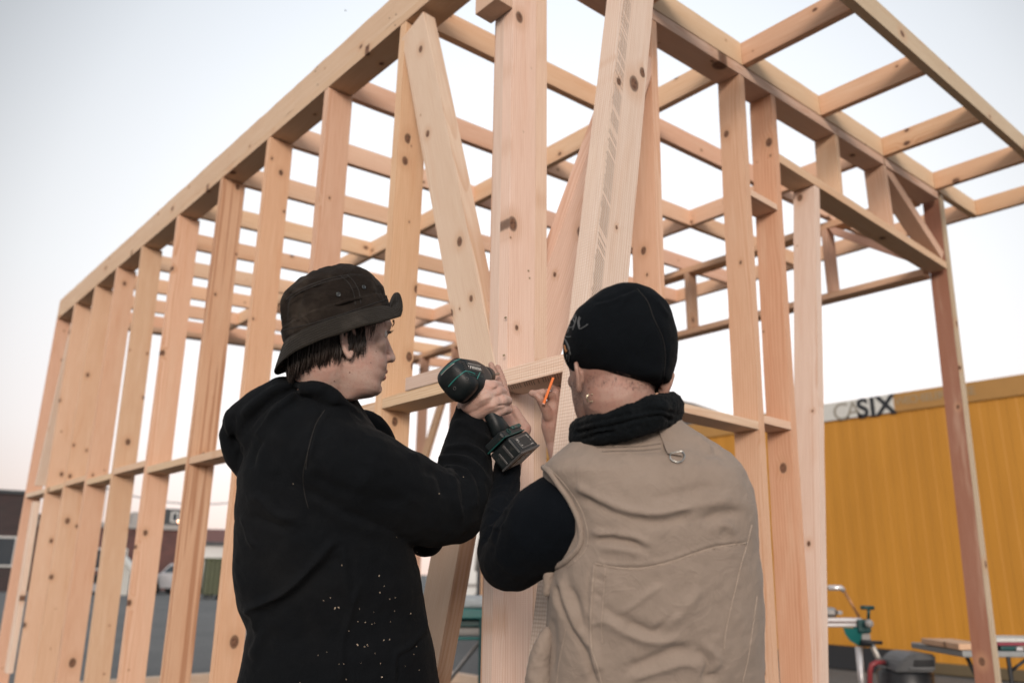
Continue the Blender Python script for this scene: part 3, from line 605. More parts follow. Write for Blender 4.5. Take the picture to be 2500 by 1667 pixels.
def head_bm(bm, H, F, S, U, scale=1.0, neck_to=None, neck_r=0.058, ear_dz=0.0, ear_df=0.0, ear_k=1.0):
    """F forward, S right side of the head, U up; H at chin height under the skull"""
    L = lambda f, s, u: H+(F*f+S*s+U*u)*scale
    secs = []
    for z in np.arange(-0.012, 0.2325, 0.006):
        f, b, w = itp(FRONT, z), itp(BACK, z), itp(WIDE, z); c = (f+b)/2
        secs.append((L(c, 0, z), S*w*scale, F*(f-b)/2*scale, 2.15 if z > 0.11 else 2.0))
    loft(bm, secs, 56)
    # nose
    for z, f, w in [(0.119, 0.0925, 0.0065)]: pass
    chain(bm, [(*L(0.084, 0, 0.121), 0.0078*scale), (*L(0.0905, 0, 0.108), 0.0072*scale), (*L(0.0975, 0, 0.092), 0.0080*scale), (*L(0.1015, 0, 0.0815), 0.0092*scale)])
    for q in (-1, 1):
        chain(bm, [(*L(0.100, q*0.002, 0.080), 0.0078*scale), (*L(0.091, q*0.0115, 0.0775), 0.0072*scale), (*L(0.084, q*0.0135, 0.080), 0.005*scale)])
        chain(bm, [(*L(0.089, q*0.008, 0.1385), 0.0060*scale), (*L(0.0855, q*0.028, 0.1415), 0.0068*scale), (*L(0.072, q*0.045, 0.137), 0.006*scale)])   # brow
        chain(bm, [(*L(0.062, q*0.044, 0.098), 0.016*scale), (*L(0.068, q*0.030, 0.088), 0.014*scale)])                                                  # cheek
    for q in (-1, 1):   # eyelids
        chain(bm, [(*L(0.0850, q*0.0185, 0.1235), 0.0026*scale), (*L(0.0848, q*0.030, 0.1268), 0.0030*scale), (*L(0.0755, q*0.0420, 0.1225), 0.0026*scale)])
        chain(bm, [(*L(0.0835, q*0.0190, 0.1175), 0.0026*scale), (*L(0.0820, q*0.030, 0.1140), 0.0032*scale), (*L(0.0745, q*0.0415, 0.1175), 0.0026*scale)])
    # lips
    chain(bm, [(*L(0.077, -0.021, 0.0478), 0.0030*scale), (*L(0.0895, -0.006, 0.0520), 0.0048*scale), (*L(0.0895, 0.006, 0.0520), 0.0048*scale), (*L(0.077, 0.021, 0.0478), 0.0030*scale)])
    chain(bm, [(*L(0.076, -0.019, 0.0455), 0.0034*scale), (*L(0.0862, -0.006, 0.0400), 0.0055*scale), (*L(0.0862, 0.006, 0.0400), 0.0055*scale), (*L(0.076, 0.019, 0.0455), 0.0034*scale)])
    chain(bm, [(*L(0.074, -0.008, 0.014), 0.011*scale), (*L(0.074, 0.008, 0.014), 0.011*scale)])
    for q in (-1, 1):   # ears: rim, lobe and bowl
        e = lambda f, u, o: L(f-0.004+ear_df, q*(0.0725+o-abs(ear_dz)*0.15), 0.077+(u-0.077)*ear_k+ear_dz)
        chain(bm, [(*e(0.006, 0.098, 0.001), 0.0035), (*e(0.010, 0.118, 0.004), 0.0036), (*e(0.003, 0.131, 0.009), 0.0040), (*e(-0.010, 0.131, 0.013), 0.0042), (*e(-0.018, 0.119, 0.015), 0.0042), (*e(-0.015, 0.101, 0.012), 0.0040), (*e(-0.006, 0.084, 0.008), 0.0048), (*e(0.002, 0.077, 0.005), 0.0060), (*e(0.006, 0.086, 0.002), 0.0050)])
        chain(bm, [(*e(-0.009, 0.112, 0.004), 0.0058), (*e(-0.004, 0.095, 0.003), 0.0060)])
        chain(bm, [(*e(-0.006, 0.122, 0.006), 0.0030), (*e(-0.010, 0.104, 0.008), 0.0030), (*e(-0.003, 0.090, 0.006), 0.0030)])
    if neck_to is not None:
        add_capsule(bm, L(-0.028, 0, 0.055), neck_to, neck_r, neck_r*1.08, 28)
    return L
def dent(co, p, r, depth, along):
    d = np.linalg.norm(co-np.array(p), axis=1); return co-np.array(along)*(depth*np.exp(-(d/r)**2))[:, None]
def shape_head(m2, co, L, F, S, U, voxel):
    for q in (-1, 1):
        co = dent(co, L(0.088, q*0.0215, 0.1215), 0.0105, 0.0060, F)     # inner eye corner
        co = dent(co, L(0.083, q*0.034, 0.121), 0.0120, 0.0045, F)       # eye socket
        co = dent(co, L(0.097, q*0.0055, 0.0735), 0.0034, 0.0045, -U)    # nostril
    return co

# ------------------------------------------------------------------ worker with bucket hat
TH = math.radians(66); FA = math.cos(TH)*FH+math.sin(TH)*RH; SA = np.cross(FA, [0, 0, 1.0]); UA = np.array([0, 0, 1.0])
HA = at(921, 966, 1.56)-FA*0.078-UA*0.003
MA = empty('person', (HA[0]-0.02, HA[1], 0.0), 'man in black hoodie and dark bucket hat pointing a cordless drill', 'person', None)
bm = bmesh.new()
neckA = at(790, 1030, 1.60)
LA = head_bm(bm, HA, FA, SA, UA, 1.0, neckA, 0.056, -0.022, 0.004)
m_h, co_h, ed_h = fuse(bm, 0.0021, 3)
co_h = shape_head(m_h, co_h, LA, FA, SA, UA, 0.002); co_h = lap(co_h, ed_h, 1, 0.4)
# hands and the arms / trunk inside the clothes
# drill axes (right, up, forward parts measured on the battery's three edges)
def RUF(r, u, f): return RIGHT*r+UP*u+FWD*f
dD = RUF(0.042, 0.0035, 0.107); dD /= np.linalg.norm(dD)
dS = RUF(-0.037, -0.038, 0.0158); dS = dS-dD*np.dot(dS, dD); dS /= np.linalg.norm(dS)
dH = np.cross(dD, dS); dH = dH if np.dot(dH, RUF(0.025, -0.040, -0.0085)) > 0 else -dH
V0 = at(1274.7, 1106, 1.72)
def battery_pt(a, h, s): return V0+dD*a-dH*h+dS*s            # a: towards the front, h: towards the tool, s: across
BC = battery_pt(0.055, 0.024, 0.030)                          # battery middle
def tool(a, h, s): return BC+dD*a-dH*h+dS*s                   # same axes from the battery's middle
HC = at(1141, 926, 1.80)                                      # middle of the motor housing
def arm_skin(bm, pts): chain(bm, pts)
bm = bmesh.new()
# right hand closed round the handle: back of the hand towards the viewer
g0, g1 = HC+dD*0.02+dH*0.052, BC-dH*0.045                      # handle line
hx = (g1-g0)/np.linalg.norm(g1-g0)
chain(bm, [PX(1150, 1035, 1.835, 0.028), PX(1148, 1000, 1.83, 0.029), PX(1160, 975, 1.80, 0.027)])
chain(bm, [PX(1134, 990, 1.82, 0.017), PX(1152, 957, 1.80, 0.019), PX(1176, 944, 1.79, 0.018), PX(1197, 946, 1.795, 0.017)])
chain(bm, [PX(1150, 985, 1.80, 0.025), PX(1180, 968, 1.785, 0.024), PX(1209, 962, 1.80, 0.016)])
chain(bm, [PX(1165, 1000, 1.805, 0.026), PX(1200, 985, 1.79, 0.022), PX(1220, 984, 1.80, 0.0155)])
chain(bm, [PX(1180, 1015, 1.815, 0.020), PX(1207, 1005, 1.80, 0.019), PX(1224, 1001, 1.805, 0.0125)])
for (kx, ky), dd, r in (((1204, 940), 1.80, 0.0120), ((1214, 955), 1.80, 0.0124), ((1227, 977), 1.80, 0.0122), ((1228, 1000), 1.805, 0.0108)):
    k0 = at(kx, ky, dd); away = RUF(0.35, -0.10, 0.93)
    chain(bm, [(*k0, r), (*(k0+away*0.034), r*0.9), (*(k0+away*0.045+RUF(-0.022, -0.006, 0.010)), r*0.82), (*(k0+away*0.034+RUF(-0.040, -0.008, 0.004)), r*0.75)])
chain(bm, [PX(1140, 965, 1.80, 0.015), PX(1150, 945, 1.84, 0.013), PX(1168, 938, 1.875, 0.0115), PX(1183, 935, 1.90, 0.010)])   # thumb on the far side
m_r, co_r, ed_r = fuse(bm, 0.0022, 3)
co_r = folds(m_r, co_r, [([(1192, 952), (1176, 958), (1160, 968)], 4, 0.0012), ([(1207, 967), (1186, 972), (1165, 982)], 4, 0.0012), ([(1217, 989), (1196, 992), (1176, 998)], 4, 0.0011),
    ([(1203, 944), (1206, 948)], 6, 0.0022), ([(1222, 968), (1226, 974)], 6, 0.0022), ([(1218, 945), (1209, 950), (1200, 952)], 3, -0.0030), ([(1228, 964), (1218, 966), (1206, 968)], 3, -0.0036), ([(1238, 989), (1226, 990), (1212, 990)], 3, -0.0034), ([(1135, 958), (1150, 965), (1168, 975)], 5, -0.0012), ([(1150, 1000), (1175, 995)], 4, 0.0009)])
bm = bmesh.new()   # hidden left hand, half closed
chain(bm, [PX(1120, 1165, 2.00, 0.024), PX(1132, 1130, 2.02, 0.025), PX(1138, 1100, 2.03, 0.022)])
for q, (tx, ty) in enumerate(((1118, 1075), (1130, 1070), (1142, 1072), (1153, 1080))):
    chain(bm, [PX(1124+q*9, 1100, 2.03, 0.010), PX(tx, ty, 2.04, 0.009), PX(tx+6, ty-4, 2.01, 0.008)])
chain(bm, [PX(1118, 1125, 2.02, 0.012), PX(1106, 1105, 2.01, 0.010), PX(1108, 1090, 1.99, 0.009)])
m_l, co_l, ed_l = fuse(bm, 0.0035, 2)
bm = bmesh.new()   # trunk, arms and legs inside the clothes
add_capsule(bm, neckA, at(800, 1250, 1.64), 0.058, 0.105); add_capsule(bm, at(800, 1250, 1.64), at(820, 1640, 1.66), 0.105, 0.115)
chain(bm, [PX(800, 1130, 1.53, 0.05), PX(1000, 1225, 1.64, 0.045), PX(1118, 1230, 1.76, 0.040), PX(1145, 1110, 1.81, 0.034), PX(1150, 1030, 1.835, 0.026)])
chain(bm, [PX(880, 1100, 1.80, 0.05), PX(1035, 1300, 1.93, 0.036), PX(1118, 1170, 2.0, 0.025)])
hipA = at(820, 1640, 1.66)
def legs(bm, hip, fwd, side, r=1.0, stance=0.11):
    for q in (-1, 1):
        h0 = hip+side*q*0.085+np.array([0, 0, -0.06]); kn = np.array([hip[0], hip[1], 0.50])+side*q*stance+fwd*0.03; an = np.array([hip[0], hip[1], 0.10])+side*q*(stance+0.02)-fwd*0.02
        chain(bm, [(*h0, 0.085*r), (*kn, 0.058*r), (*an, 0.040*r)])
legs(bm, hipA, FA, SA, 0.9)
m_b, co_b, ed_b = fuse(bm, 0.012, 2)
def join(name, parts, mat, parent):
    vs_, fs_ = [], []
    for m2, co in parts:
        b = sum(len(v) for v in vs_); vs_.append(co); put(m2, co)
        n = len(m2.polygons); lt = np.empty(n, dtype=np.int64); m2.polygons.foreach_get('loop_total', lt); lv = np.empty(len(m2.loops), dtype=np.int64); m2.loops.foreach_get('vertex_index', lv)
        i = 0; lv = lv+b
        for t in lt: fs_.append(tuple(lv[i:i+t])); i += t
        bpy.data.meshes.remove(m2)
    me = bpy.data.meshes.new(name); me.from_pydata(np.vstack(vs_).tolist(), [], [tuple(int(q) for q in f) for f in fs_]); me.update(); me.polygons.foreach_set('use_smooth', [True]*len(me.polygons))
    return link(name, me, mat, parent)
bodyA = join('body', [(m_h, co_h), (m_r, co_r), (m_l, co_l), (m_b, co_b)], SKIN_A, MA)
bvA = bvh_of(bodyA)
# eyes, brows, moles
EYEW = plain('eye_white', (0.62, 0.58, 0.55), 0.2, var=0.03); IRIS = plain('iris', (0.05, 0.06, 0.07), 0.15); DKH = plain('dark_hair', (0.022, 0.013, 0.009), 0.5, var=0.3); BRH = plain('brown_hair', (0.050, 0.022, 0.013), 0.5, var=0.35)
def sphere_bm(bm, p, r, n=16, m=10):
    p = Vector(tuple(map(float, p))); bmesh.ops.create_uvsphere(bm, u_segments=n, v_segments=m, radius=r, matrix=Matrix.Translation(p))
for q in (-1, 1):
    bm = bmesh.new(); sphere_bm(bm, LA(0.0715, q*0.0305, 0.1205), 0.0112); e_ = bm_obj('eye', bm, EYEW, MA, smooth=True)
    bm = bmesh.new(); sphere_bm(bm, LA(0.0772, q*0.0310, 0.1200), 0.0066); bm_obj('iris', bm, IRIS, e_, smooth=True)
    bm = bmesh.new(); add_tube(bm, [LA(0.0865, q*0.019, 0.1235), LA(0.0872, q*0.031, 0.1262), LA(0.079, q*0.043, 0.1225)], [0.0011, 0.0016, 0.0010], 8)
    for t_ in range(9):
        a_ = 0.020+0.0024*t_; bas = LA(0.0868-0.0006*max(0, t_-5), q*a_, 0.1252); add_tube(bm, [bas, bas+FA*0.004+UA*0.0006+SA*q*0.0008*(t_-3)*0.4, bas+FA*0.0072+UA*0.0028+SA*q*0.0012*(t_-3)*0.5], [0.0004, 0.0003, 0.0001], 5)
    bm_obj('eyelashes', bm, DKH, MA, smooth=True)
    bm = bmesh.new()
    for t_ in range(60):
        u_ = random.random(); s_ = 0.013+0.034*u_; zz = 0.1425+0.0035*math.sin(u_*2.4)+random.uniform(-0.0022, 0.0022); f_ = 0.0955-0.010*u_**2.2
        a_ = LA(f_+0.001, q*s_, zz); add_tube(bm, [a_, a_+SA*q*0.005+UA*0.0015*(0.8-u_)+FA*0.0006], [0.00055, 0.0002], 5)
    bm_obj('eyebrow', bm, DKH, MA, smooth=True)
LIPM = skin_material('lip_skin', (0.36, 0.155, 0.125))
bm = bmesh.new(); chain(bm, [(*LA(0.0785, -0.020, 0.0480), 0.0022), (*LA(0.0905, -0.005, 0.0525), 0.0047), (*LA(0.0905, 0.005, 0.0525), 0.0047), (*LA(0.0785, 0.020, 0.0480), 0.0022)]); chain(bm, [(*LA(0.0775, -0.018, 0.0452), 0.0026), (*LA(0.0872, -0.005, 0.0398), 0.0055), (*LA(0.0872, 0.005, 0.0398), 0.0055), (*LA(0.0775, 0.018, 0.0452), 0.0026)])
m2, co, ed = fuse(bm, 0.0012, 2); finish('lips', m2, co, LIPM, MA)
MOLE = plain('mole_brown', (0.10, 0.035, 0.025), 0.6)
for (x_, y_), r_ in (((854, 909), 0.0013), ((816, 930), 0.0012), ((905, 885), 0.0008), ((918, 858), 0.0009)):
    p_, n_ = on_surface(bvA, x_, y_, 0.0001)
    if p_ is not None: bm = bmesh.new(); sphere_bm(bm, p_, r_, 8, 6); bm_obj('mole', bm, MOLE, bodyA)
# hair under the hat: overlapping tapered locks
bm = bmesh.new(); rnd = random.Random(4)
def lock(bm, f0, s0, z0, f1, s1, z1, r, bend=0.0):
    P = []
    for i in range(6):
        t = i/5; w_ = math.sin(t*PI); P.append(LA(f0+(f1-f0)*t, (s0+(s1-s0)*t)+0.006*w_*np.sign(s0+1e-6), z0+(z1-z0)*t)+FA*bend*w_)
    add_tube(bm, P, [r*0.9, r, r, r*0.9, r*0.65, r*0.15], 6)
for q in (-1, 1):
    for i in range(210):
        a = rnd.uniform(0.02, 1.0); ang = PI*(0.42+0.58*a)            # from just behind the ear round to the nape
        f0 = 0.0+0.095*math.cos(ang)-0.003; s0 = q*0.073*math.sin(ang); z0 = 0.165-0.07*a+rnd.uniform(-0.01, 0.01)
        ze = (0.060-0.042*a)+rnd.uniform(-0.010, 0.012) if a > 0.12 else 0.105+rnd.uniform(-0.01, 0.01)
        k_ = 1.0+rnd.uniform(0.0, 0.06); f1 = f0*0.90+rnd.uniform(-0.008, 0.010); s1 = s0*(0.86+0.05*rnd.random())
        lock(bm, f0*k_, s0*k_, z0, f1, s1, ze, rnd.uniform(0.0022, 0.0040), rnd.uniform(-0.004, 0.004))
for q in (-1, 1):     # finer loose hair at the edges
    for i in range(260):
        a = rnd.uniform(0.0, 1.0); ang = PI*(0.40+0.60*a); f0 = 0.097*math.cos(ang); s0 = q*0.0755*math.sin(ang); zz = (0.066-0.044*a)+rnd.uniform(-0.004, 0.02)
        lock(bm, f0*0.97, s0*0.97, zz+0.035, f0*0.93+rnd.uniform(-0.006, 0.012), s0*0.90, zz-rnd.uniform(0.0, 0.016), rnd.uniform(0.0006, 0.0014), rnd.uniform(-0.004, 0.004))
bm_obj('hair', bm, DKH, MA, smooth=True)
for q in (-1, 1):
    bm = bmesh.new()
    for i in range(150):
        f0 = rnd.uniform(0.008, 0.060); s0 = q*(0.0752-0.30*max(0, f0-0.03)); z0 = 0.130+(f0+0.0075)*0.46+rnd.uniform(-0.008, -0.001); ln = rnd.uniform(0.012, 0.032)+(0.030 if rnd.random() < 0.10 and f0 < 0.05 else 0)
        lock(bm, f0, s0*1.02, z0, f0+rnd.uniform(-0.004, 0.010), s0*1.04, z0-ln, rnd.uniform(0.0005, 0.0012), rnd.uniform(-0.003, 0.005))
    bm_obj('fringe', bm, BRH, MA, smooth=True)
# bucket hat
ct, st_ = math.cos(math.radians(24.7)), math.sin(math.radians(24.7)); hF = FA*ct+UA*st_; hU = -FA*st_+UA*ct; hO = LA(-0.0075, 0, 0.133)
hat_mw = Matrix(((hF[0], SA[0], hU[0], hO[0]), (hF[1], SA[1], hU[1], hO[1]), (hF[2], SA[2], hU[2], hO[2]), (0, 0, 0, 1)))
hat_mw_i = hat_mw.inverted(); NH = 120
def hat_ring(h, fb, ff, s, c=0.0, wob=0.0, seed=0):
    R_ = []
    for i in range(NH):
        t = 2*PI*i/NH; x = math.cos(t); y = math.sin(t); rx = (ff if x > 0 else -fb)
        w_ = 1+wob*noise.noise((x*2.2+seed, y*2.2, h*14))
        R_.append((x*rx*w_, y*s*w_, h+wob*0.10*noise.noise((x*3+9, y*3, seed))))
    return R_
rings = [hat_ring(*r) for r in [(-0.002, -0.1085, 0.1085, 0.0885), (0.006, -0.1090, 0.1105, 0.0895), (0.020, -0.1075, 0.1110, 0.0890, 0, 0.01), (0.0245, -0.1075, 0.1112, 0.0893, 0, 0.01), (0.0265, -0.1045, 0.1085, 0.0865, 0, 0.015), (0.045, -0.1005, 0.1085, 0.0870, 0, 0.05), (0.060, -0.0965, 0.1060, 0.0850, 0, 0.06), (0.074, -0.0905, 0.1020, 0.0820, 0, 0.06), (0.0865, -0.080, 0.094, 0.0760, 0, 0.05), (0.090, -0.0765, 0.0905, 0.0735, 0, 0.04), (0.100, -0.058, 0.078, 0.063, 0, 0.05), (0.109, -0.036, 0.058, 0.046, 0, 0.05), (0.1145, -0.012, 0.036, 0.024, 0, 0.0), (0.1155, -0.002, 0.024, 0.012)]]
ra = np.array(rings); hs_src = np.arange(len(rings)); hs_dst = np.linspace(0, len(rings)-1, 66); fine_r = np.empty((66, NH, 3))
for i in range(NH):
    for c_ in range(3): fine_r[:, i, c_] = np.interp(hs_dst, hs_src, ra[:, i, c_])
vsH = fine_r.reshape(-1, 3); M4 = np.array(hat_mw); vsH = vsH@M4[:3, :3].T+M4[:3, 3]
fcs = [(j*NH+i, j*NH+(i+1) % NH, (j+1)*NH+(i+1) % NH, (j+1)*NH+i) for j in range(65) for i in range(NH)]+[tuple(65*NH+i for i in range(NH))]
hm = mesh_from('bucket_hat', vsH, fcs, True)
if (np.array(hm.polygons[NH*20].normal)*(np.array(hm.polygons[NH*20].center)-np.array(hO))).sum() < 0: hm.flip_normals()
hm.update(); h6 = lambda l: [(500+x*0.3508, 600+y*0.3508) for x, y in l]; edh = np.empty(len(hm.edges)*2, dtype=np.int64); hm.edges.foreach_get('vertices', edh); edh = edh.reshape(-1, 2)
vsH = folds(hm, vsH, [(h6([(650, 280), (610, 380), (590, 500)]), 5, 0.0045), (h6([(700, 270), (650, 400), (640, 540)]), 6, -0.0045), (h6([(600, 300), (560, 420), (560, 560)]), 5, -0.004), (h6([(800, 330), (760, 420), (700, 500)]), 9, 0.0035), (h6([(880, 230), (800, 280), (740, 290)]), 6, -0.004), (h6([(1060, 200), (1140, 260), (1190, 340)]), 6, 0.003), (h6([(900, 420), (1000, 400), (1100, 330)]), 9, -0.003), (h6([(570, 350), (640, 300), (760, 250), (880, 230), (1010, 195), (1100, 200)]), 3, -0.0028), (h6([(560, 375), (650, 322), (770, 272), (900, 246), (1010, 215)]), 3, 0.0022), (h6([(940, 230), (1010, 290), (1050, 380), (1070, 430)]), 4, 0.0016), (h6([(560, 640), (760, 585), (1000, 500), (1260, 430)]), 3.5, -0.002)])
vsH = rumple(hm, vsH, 0.0022, 26, 4)
hat = finish('bucket_hat', hm, vsH, HAT_M, MA); md = hat.modifiers.new('s', 'SOLIDIFY'); md.thickness = 0.003; md.offset = -1
bm = bmesh.new(); NB = 9; rb = []
for j in range(NB+1):
    u_ = j/NB; ring_ = []
    for i in range(NH):
        t = 2*PI*i/NH; x, y = math.cos(t), math.sin(t)
        fr_ = 0.5+0.5*x; up_ = max(0, (x-0.62)/0.38)**1.3; bk = max(0, -x)
        out = 0.0375+0.004*noise.noise((x*2, y*2, 3.1)); drop = -0.034-0.010*bk+0.004*math.sin(3*t+0.6)
        out = out*(1-0.38*up_); wv_ = 0.0035*u_*noise.noise((x*2.6, y*2.6, 7.7)); lift = wv_+drop*(u_**1.05)*(1-up_)+up_*(0.030*u_**1.9-0.010*math.sin(u_*PI))
        rx = (0.1085 if x > 0 else 0.1085)+out*u_*(0.92 if bk > 0 else 1.0); ry = 0.0885+out*u_
        ring_.append(bm.verts.new((x*rx, y*ry, lift+0.0005)))
    rb.append(ring_)
for a, b in zip(rb, rb[1:]):
    for i in range(NH): bm.faces.new((a[i], a[(i+1) % NH], b[(i+1) % NH], b[i]))
brim = bm_obj('brim', bm, BRIM_M, hat, hat_mw, smooth=True); md = brim.modifiers.new('s', 'SOLIDIFY'); md.thickness = 0.0028; md.offset = 0
bvH = bvh_of(hat); THREAD = plain('dark_thread', (0.012, 0.010, 0.009), 0.7); BRASS = plain('dark_metal', (0.10, 0.11, 0.11), 0.3, 0.9)
for px, py in ((826, 719), (887.6, 701.7)):
    p_, n_ = on_surface(bvH, px, py, 0.0012); d_, s_, u_ = frame_from(n_); bm = bmesh.new()
    P = [p_+(s_*math.cos(a)+u_*math.sin(a))*0.0034 for a in np.linspace(0, 2*PI, 17)]; add_tube(bm, P, 0.0010, 8); bm_obj('eyelet', bm, BRASS, hat, smooth=True)
    bm = bmesh.new(); add_cyl(bm, p_-n_*0.001, p_+n_*0.0002, 0.003, None, 12)
    bm_obj('eyelet_hole', bm, BLK, hat)
for pts in ([(833, 675), (850, 690), (862, 712), (868, 745)], [(848, 672), (864, 688), (876, 712), (881, 742)], [(697, 733), (730, 708), (790, 684), (845, 672), (885, 671)], [(700, 738), (733, 713), (793, 689), (848, 677)], [(690, 806), (760, 790), (850, 762), (942, 731)]):
    stitched('seam', bvH, pts, 0.0008, THREAD, hat, 0.0003)

# hoodie
bm = bmesh.new()
pixel_loft(bm, [(600, 1100, 1850, 1.66, 0.155), (592, 1086, 1760, 1.65, 0.155), (588, 1071, 1667, 1.64, 0.155), (601, 1060, 1590, 1.63, 0.15), (613, 1046, 1540, 1.63, 0.15), (595, 1039, 1498, 1.63, 0.155), (584, 1028, 1425, 1.62, 0.16), (583, 1010, 1350, 1.62, 0.165), (587, 985, 1259, 1.62, 0.17), (600, 962, 1172, 1.62, 0.175), (622, 945, 1100, 1.62, 0.17), (655, 915, 1040, 1.61, 0.145), (700, 885, 995, 1.60, 0.10), (735, 865, 962, 1.59, 0.075)], 1.62, 0.16)
chain(bm, [PX(740, 1045, 1.53, 0.050), PX(800, 1110, 1.51, 0.082), PX(870, 1150, 1.53, 0.090), PX(935, 1185, 1.57, 0.090), PX(1000, 1218, 1.62, 0.0875), PX(1060, 1240, 1.68, 0.083), PX(1105, 1238, 1.735, 0.078), PX(1125, 1205, 1.76, 0.070), PX(1134, 1150, 1.79, 0.064), PX(1140, 1100, 1.81, 0.057), PX(1150, 1055, 1.825, 0.051), PX(1156, 1022, 1.835, 0.046)])
chain(bm, [PX(880, 1080, 1.78, 0.075), PX(960, 1210, 1.86, 0.060), PX(1040, 1318, 1.93, 0.042), PX(1085, 1240, 1.97, 0.040), PX(1116, 1185, 2.0, 0.034)])
# hood thrown back and the collar round the neck
chain(bm, [PX(735, 950, 1.56, 0.026), PX(690, 962, 1.54, 0.036), PX(640, 992, 1.54, 0.038), PX(590, 1030, 1.55, 0.036), PX(568, 1058, 1.56, 0.028), PX(578, 1110, 1.57, 0.024), PX(598, 1143, 1.58, 0.020)])
chain(bm, [PX(640, 1010, 1.60, 0.05), PX(610, 1050, 1.60, 0.045), PX(610, 1110, 1.60, 0.035)])
chain(bm, [PX(712, 943, 1.64, 0.024), PX(735, 938, 1.54, 0.020), PX(775, 950, 1.50, 0.019), PX(815, 975, 1.50, 0.018), PX(850, 1003, 1.53, 0.017), PX(868, 1018, 1.60, 0.017), PX(850, 1000, 1.70, 0.02), PX(780, 960, 1.72, 0.022)])
chain(bm, [PX(700, 1000, 1.51, 0.028), PX(650, 1040, 1.52, 0.028), PX(610, 1085, 1.54, 0.022)])
m2, co, ed = fuse(bm, 0.0042, 4)
K = lambda l, o, s: [(o[0]+x*s, o[1]+y*s) for x, y in l]
c9 = lambda l: K(l, (900, 850), 0.287); c5 = lambda l: K(l, (500, 1100), 0.3617); c6 = lambda l: K(l, (500, 600), 0.3508)
fl = [(c9([(715, 655), (790, 632), (850, 650), (900, 700), (980, 750), (1045, 800)]), 6.5, 0.0075), (c9([(700, 760), (800, 740), (900, 790), (1000, 850), (1045, 900)]), 6, -0.006),
      (c9([(640, 860), (740, 835), (840, 830), (930, 870), (1020, 960)]), 7, 0.008), (c9([(620, 920), (760, 880), (880, 900), (980, 990)]), 6, -0.006),
      (c9([(590, 965), (680, 915), (790, 930), (890, 985), (960, 1060), (1000, 1160)]), 7, 0.009), (c9([(620, 1000), (720, 970), (830, 1010), (920, 1090), (960, 1180)]), 6, -0.007),
      (c9([(630, 1000), (690, 1030), (730, 1140), (740, 1290), (780, 1470)]), 7, 0.008), (c9([(700, 1010), (800, 1040), (860, 1110), (900, 1240), (900, 1380)]), 7, 0.008), (c9([(690, 1060), (790, 1110), (820, 1230), (830, 1380)]), 7, -0.007), (c9([(600, 980), (590, 1060), (640, 1160), (650, 1300)]), 9, -0.006),
      (c9([(820, 1000), (930, 1090), (980, 1230), (985, 1340)]), 6, 0.006), (c9([(330, 925), (400, 905), (500, 915), (600, 945)]), 8, 0.006), (c9([(420, 1010), (520, 1040), (600, 1100)]), 12, -0.006),
      (c5([(270, 1075), (400, 1020), (520, 965), (640, 870), (760, 740), (880, 600)]), 9, 0.012), (c5([(330, 1130), (480, 1060), (640, 950), (780, 820), (900, 680)]), 13, -0.010),
      (c5([(270, 1060), (320, 1090), (345, 1150), (330, 1220)]), 8, 0.010), (c5([(240, 1130), (300, 1190)]), 10, -0.010), (c5([(420, 1180), (370, 1290), (310, 1420)]), 12, 0.008), (c5([(250, 420), (290, 560), (350, 660)]), 7, 0.008), (c5([(300, 290), (380, 330), (480, 420), (640, 470)]), 10, 0.007), (c5([(300, 420), (420, 480), (600, 540)]), 12, -0.007),
      (c5([(700, 280), (880, 420), (1100, 520), (1320, 580)]), 16, 0.007), (c5([(690, 130), (900, 260), (1150, 330), (1400, 330)]), 18, -0.006), (c5([(930, 620), (960, 900), (1000, 1060)]), 8, 0.005), (c5([(1040, 900), (980, 1120), (930, 1300), (930, 1560)]), 7, 0.006),
      (c5([(1480, 1120), (1460, 1230), (1380, 1320), (1290, 1375), (1285, 1560)]), 5, 0.006), (c5([(1470, 1240), (1390, 1345), (1310, 1400), (1305, 1560)]), 4, -0.004), (c5([(1420, 760), (1480, 950), (1500, 1130)]), 8, 0.004),
      (c6([(835, 1140), (775, 1230), (735, 1350), (710, 1460), (700, 1568)]), 4, -0.005), (c6([(860, 1150), (800, 1240), (760, 1360), (735, 1470)]), 6, 0.005), (c6([(640, 1050), (730, 1060), (830, 1130)]), 4, -0.004), (c6([(850, 1120), (1000, 1130), (1120, 1210)]), 4, -0.004),
      (c6([(350, 1350), (450, 1200), (560, 1090), (700, 1000), (860, 1010)]), 9, 0.009), (c6([(240, 1200), (330, 1110), (470, 1010), (600, 970), (740, 980)]), 8, 0.008), (c6([(290, 1260), (400, 1130), (540, 1030), (700, 990)]), 8, -0.009), (c6([(175, 1130), (165, 1230), (190, 1350)]), 7, 0.007), (c6([(200, 1160), (190, 1290), (215, 1430)]), 7, -0.007), (c6([(150, 1330), (230, 1400), (250, 1500)]), 7, -0.007), (c6([(320, 1568), (340, 1450), (400, 1330)]), 8, -0.008)]
co = folds(m2, co, fl); co = rumple(m2, co, 0.0035, 11, 3.0); co = lap(co, ed, 1, 0.35)
hoodie = finish('hoodie', m2, co, HOOD_M, MA)
bvD = bvh_of(hoodie)
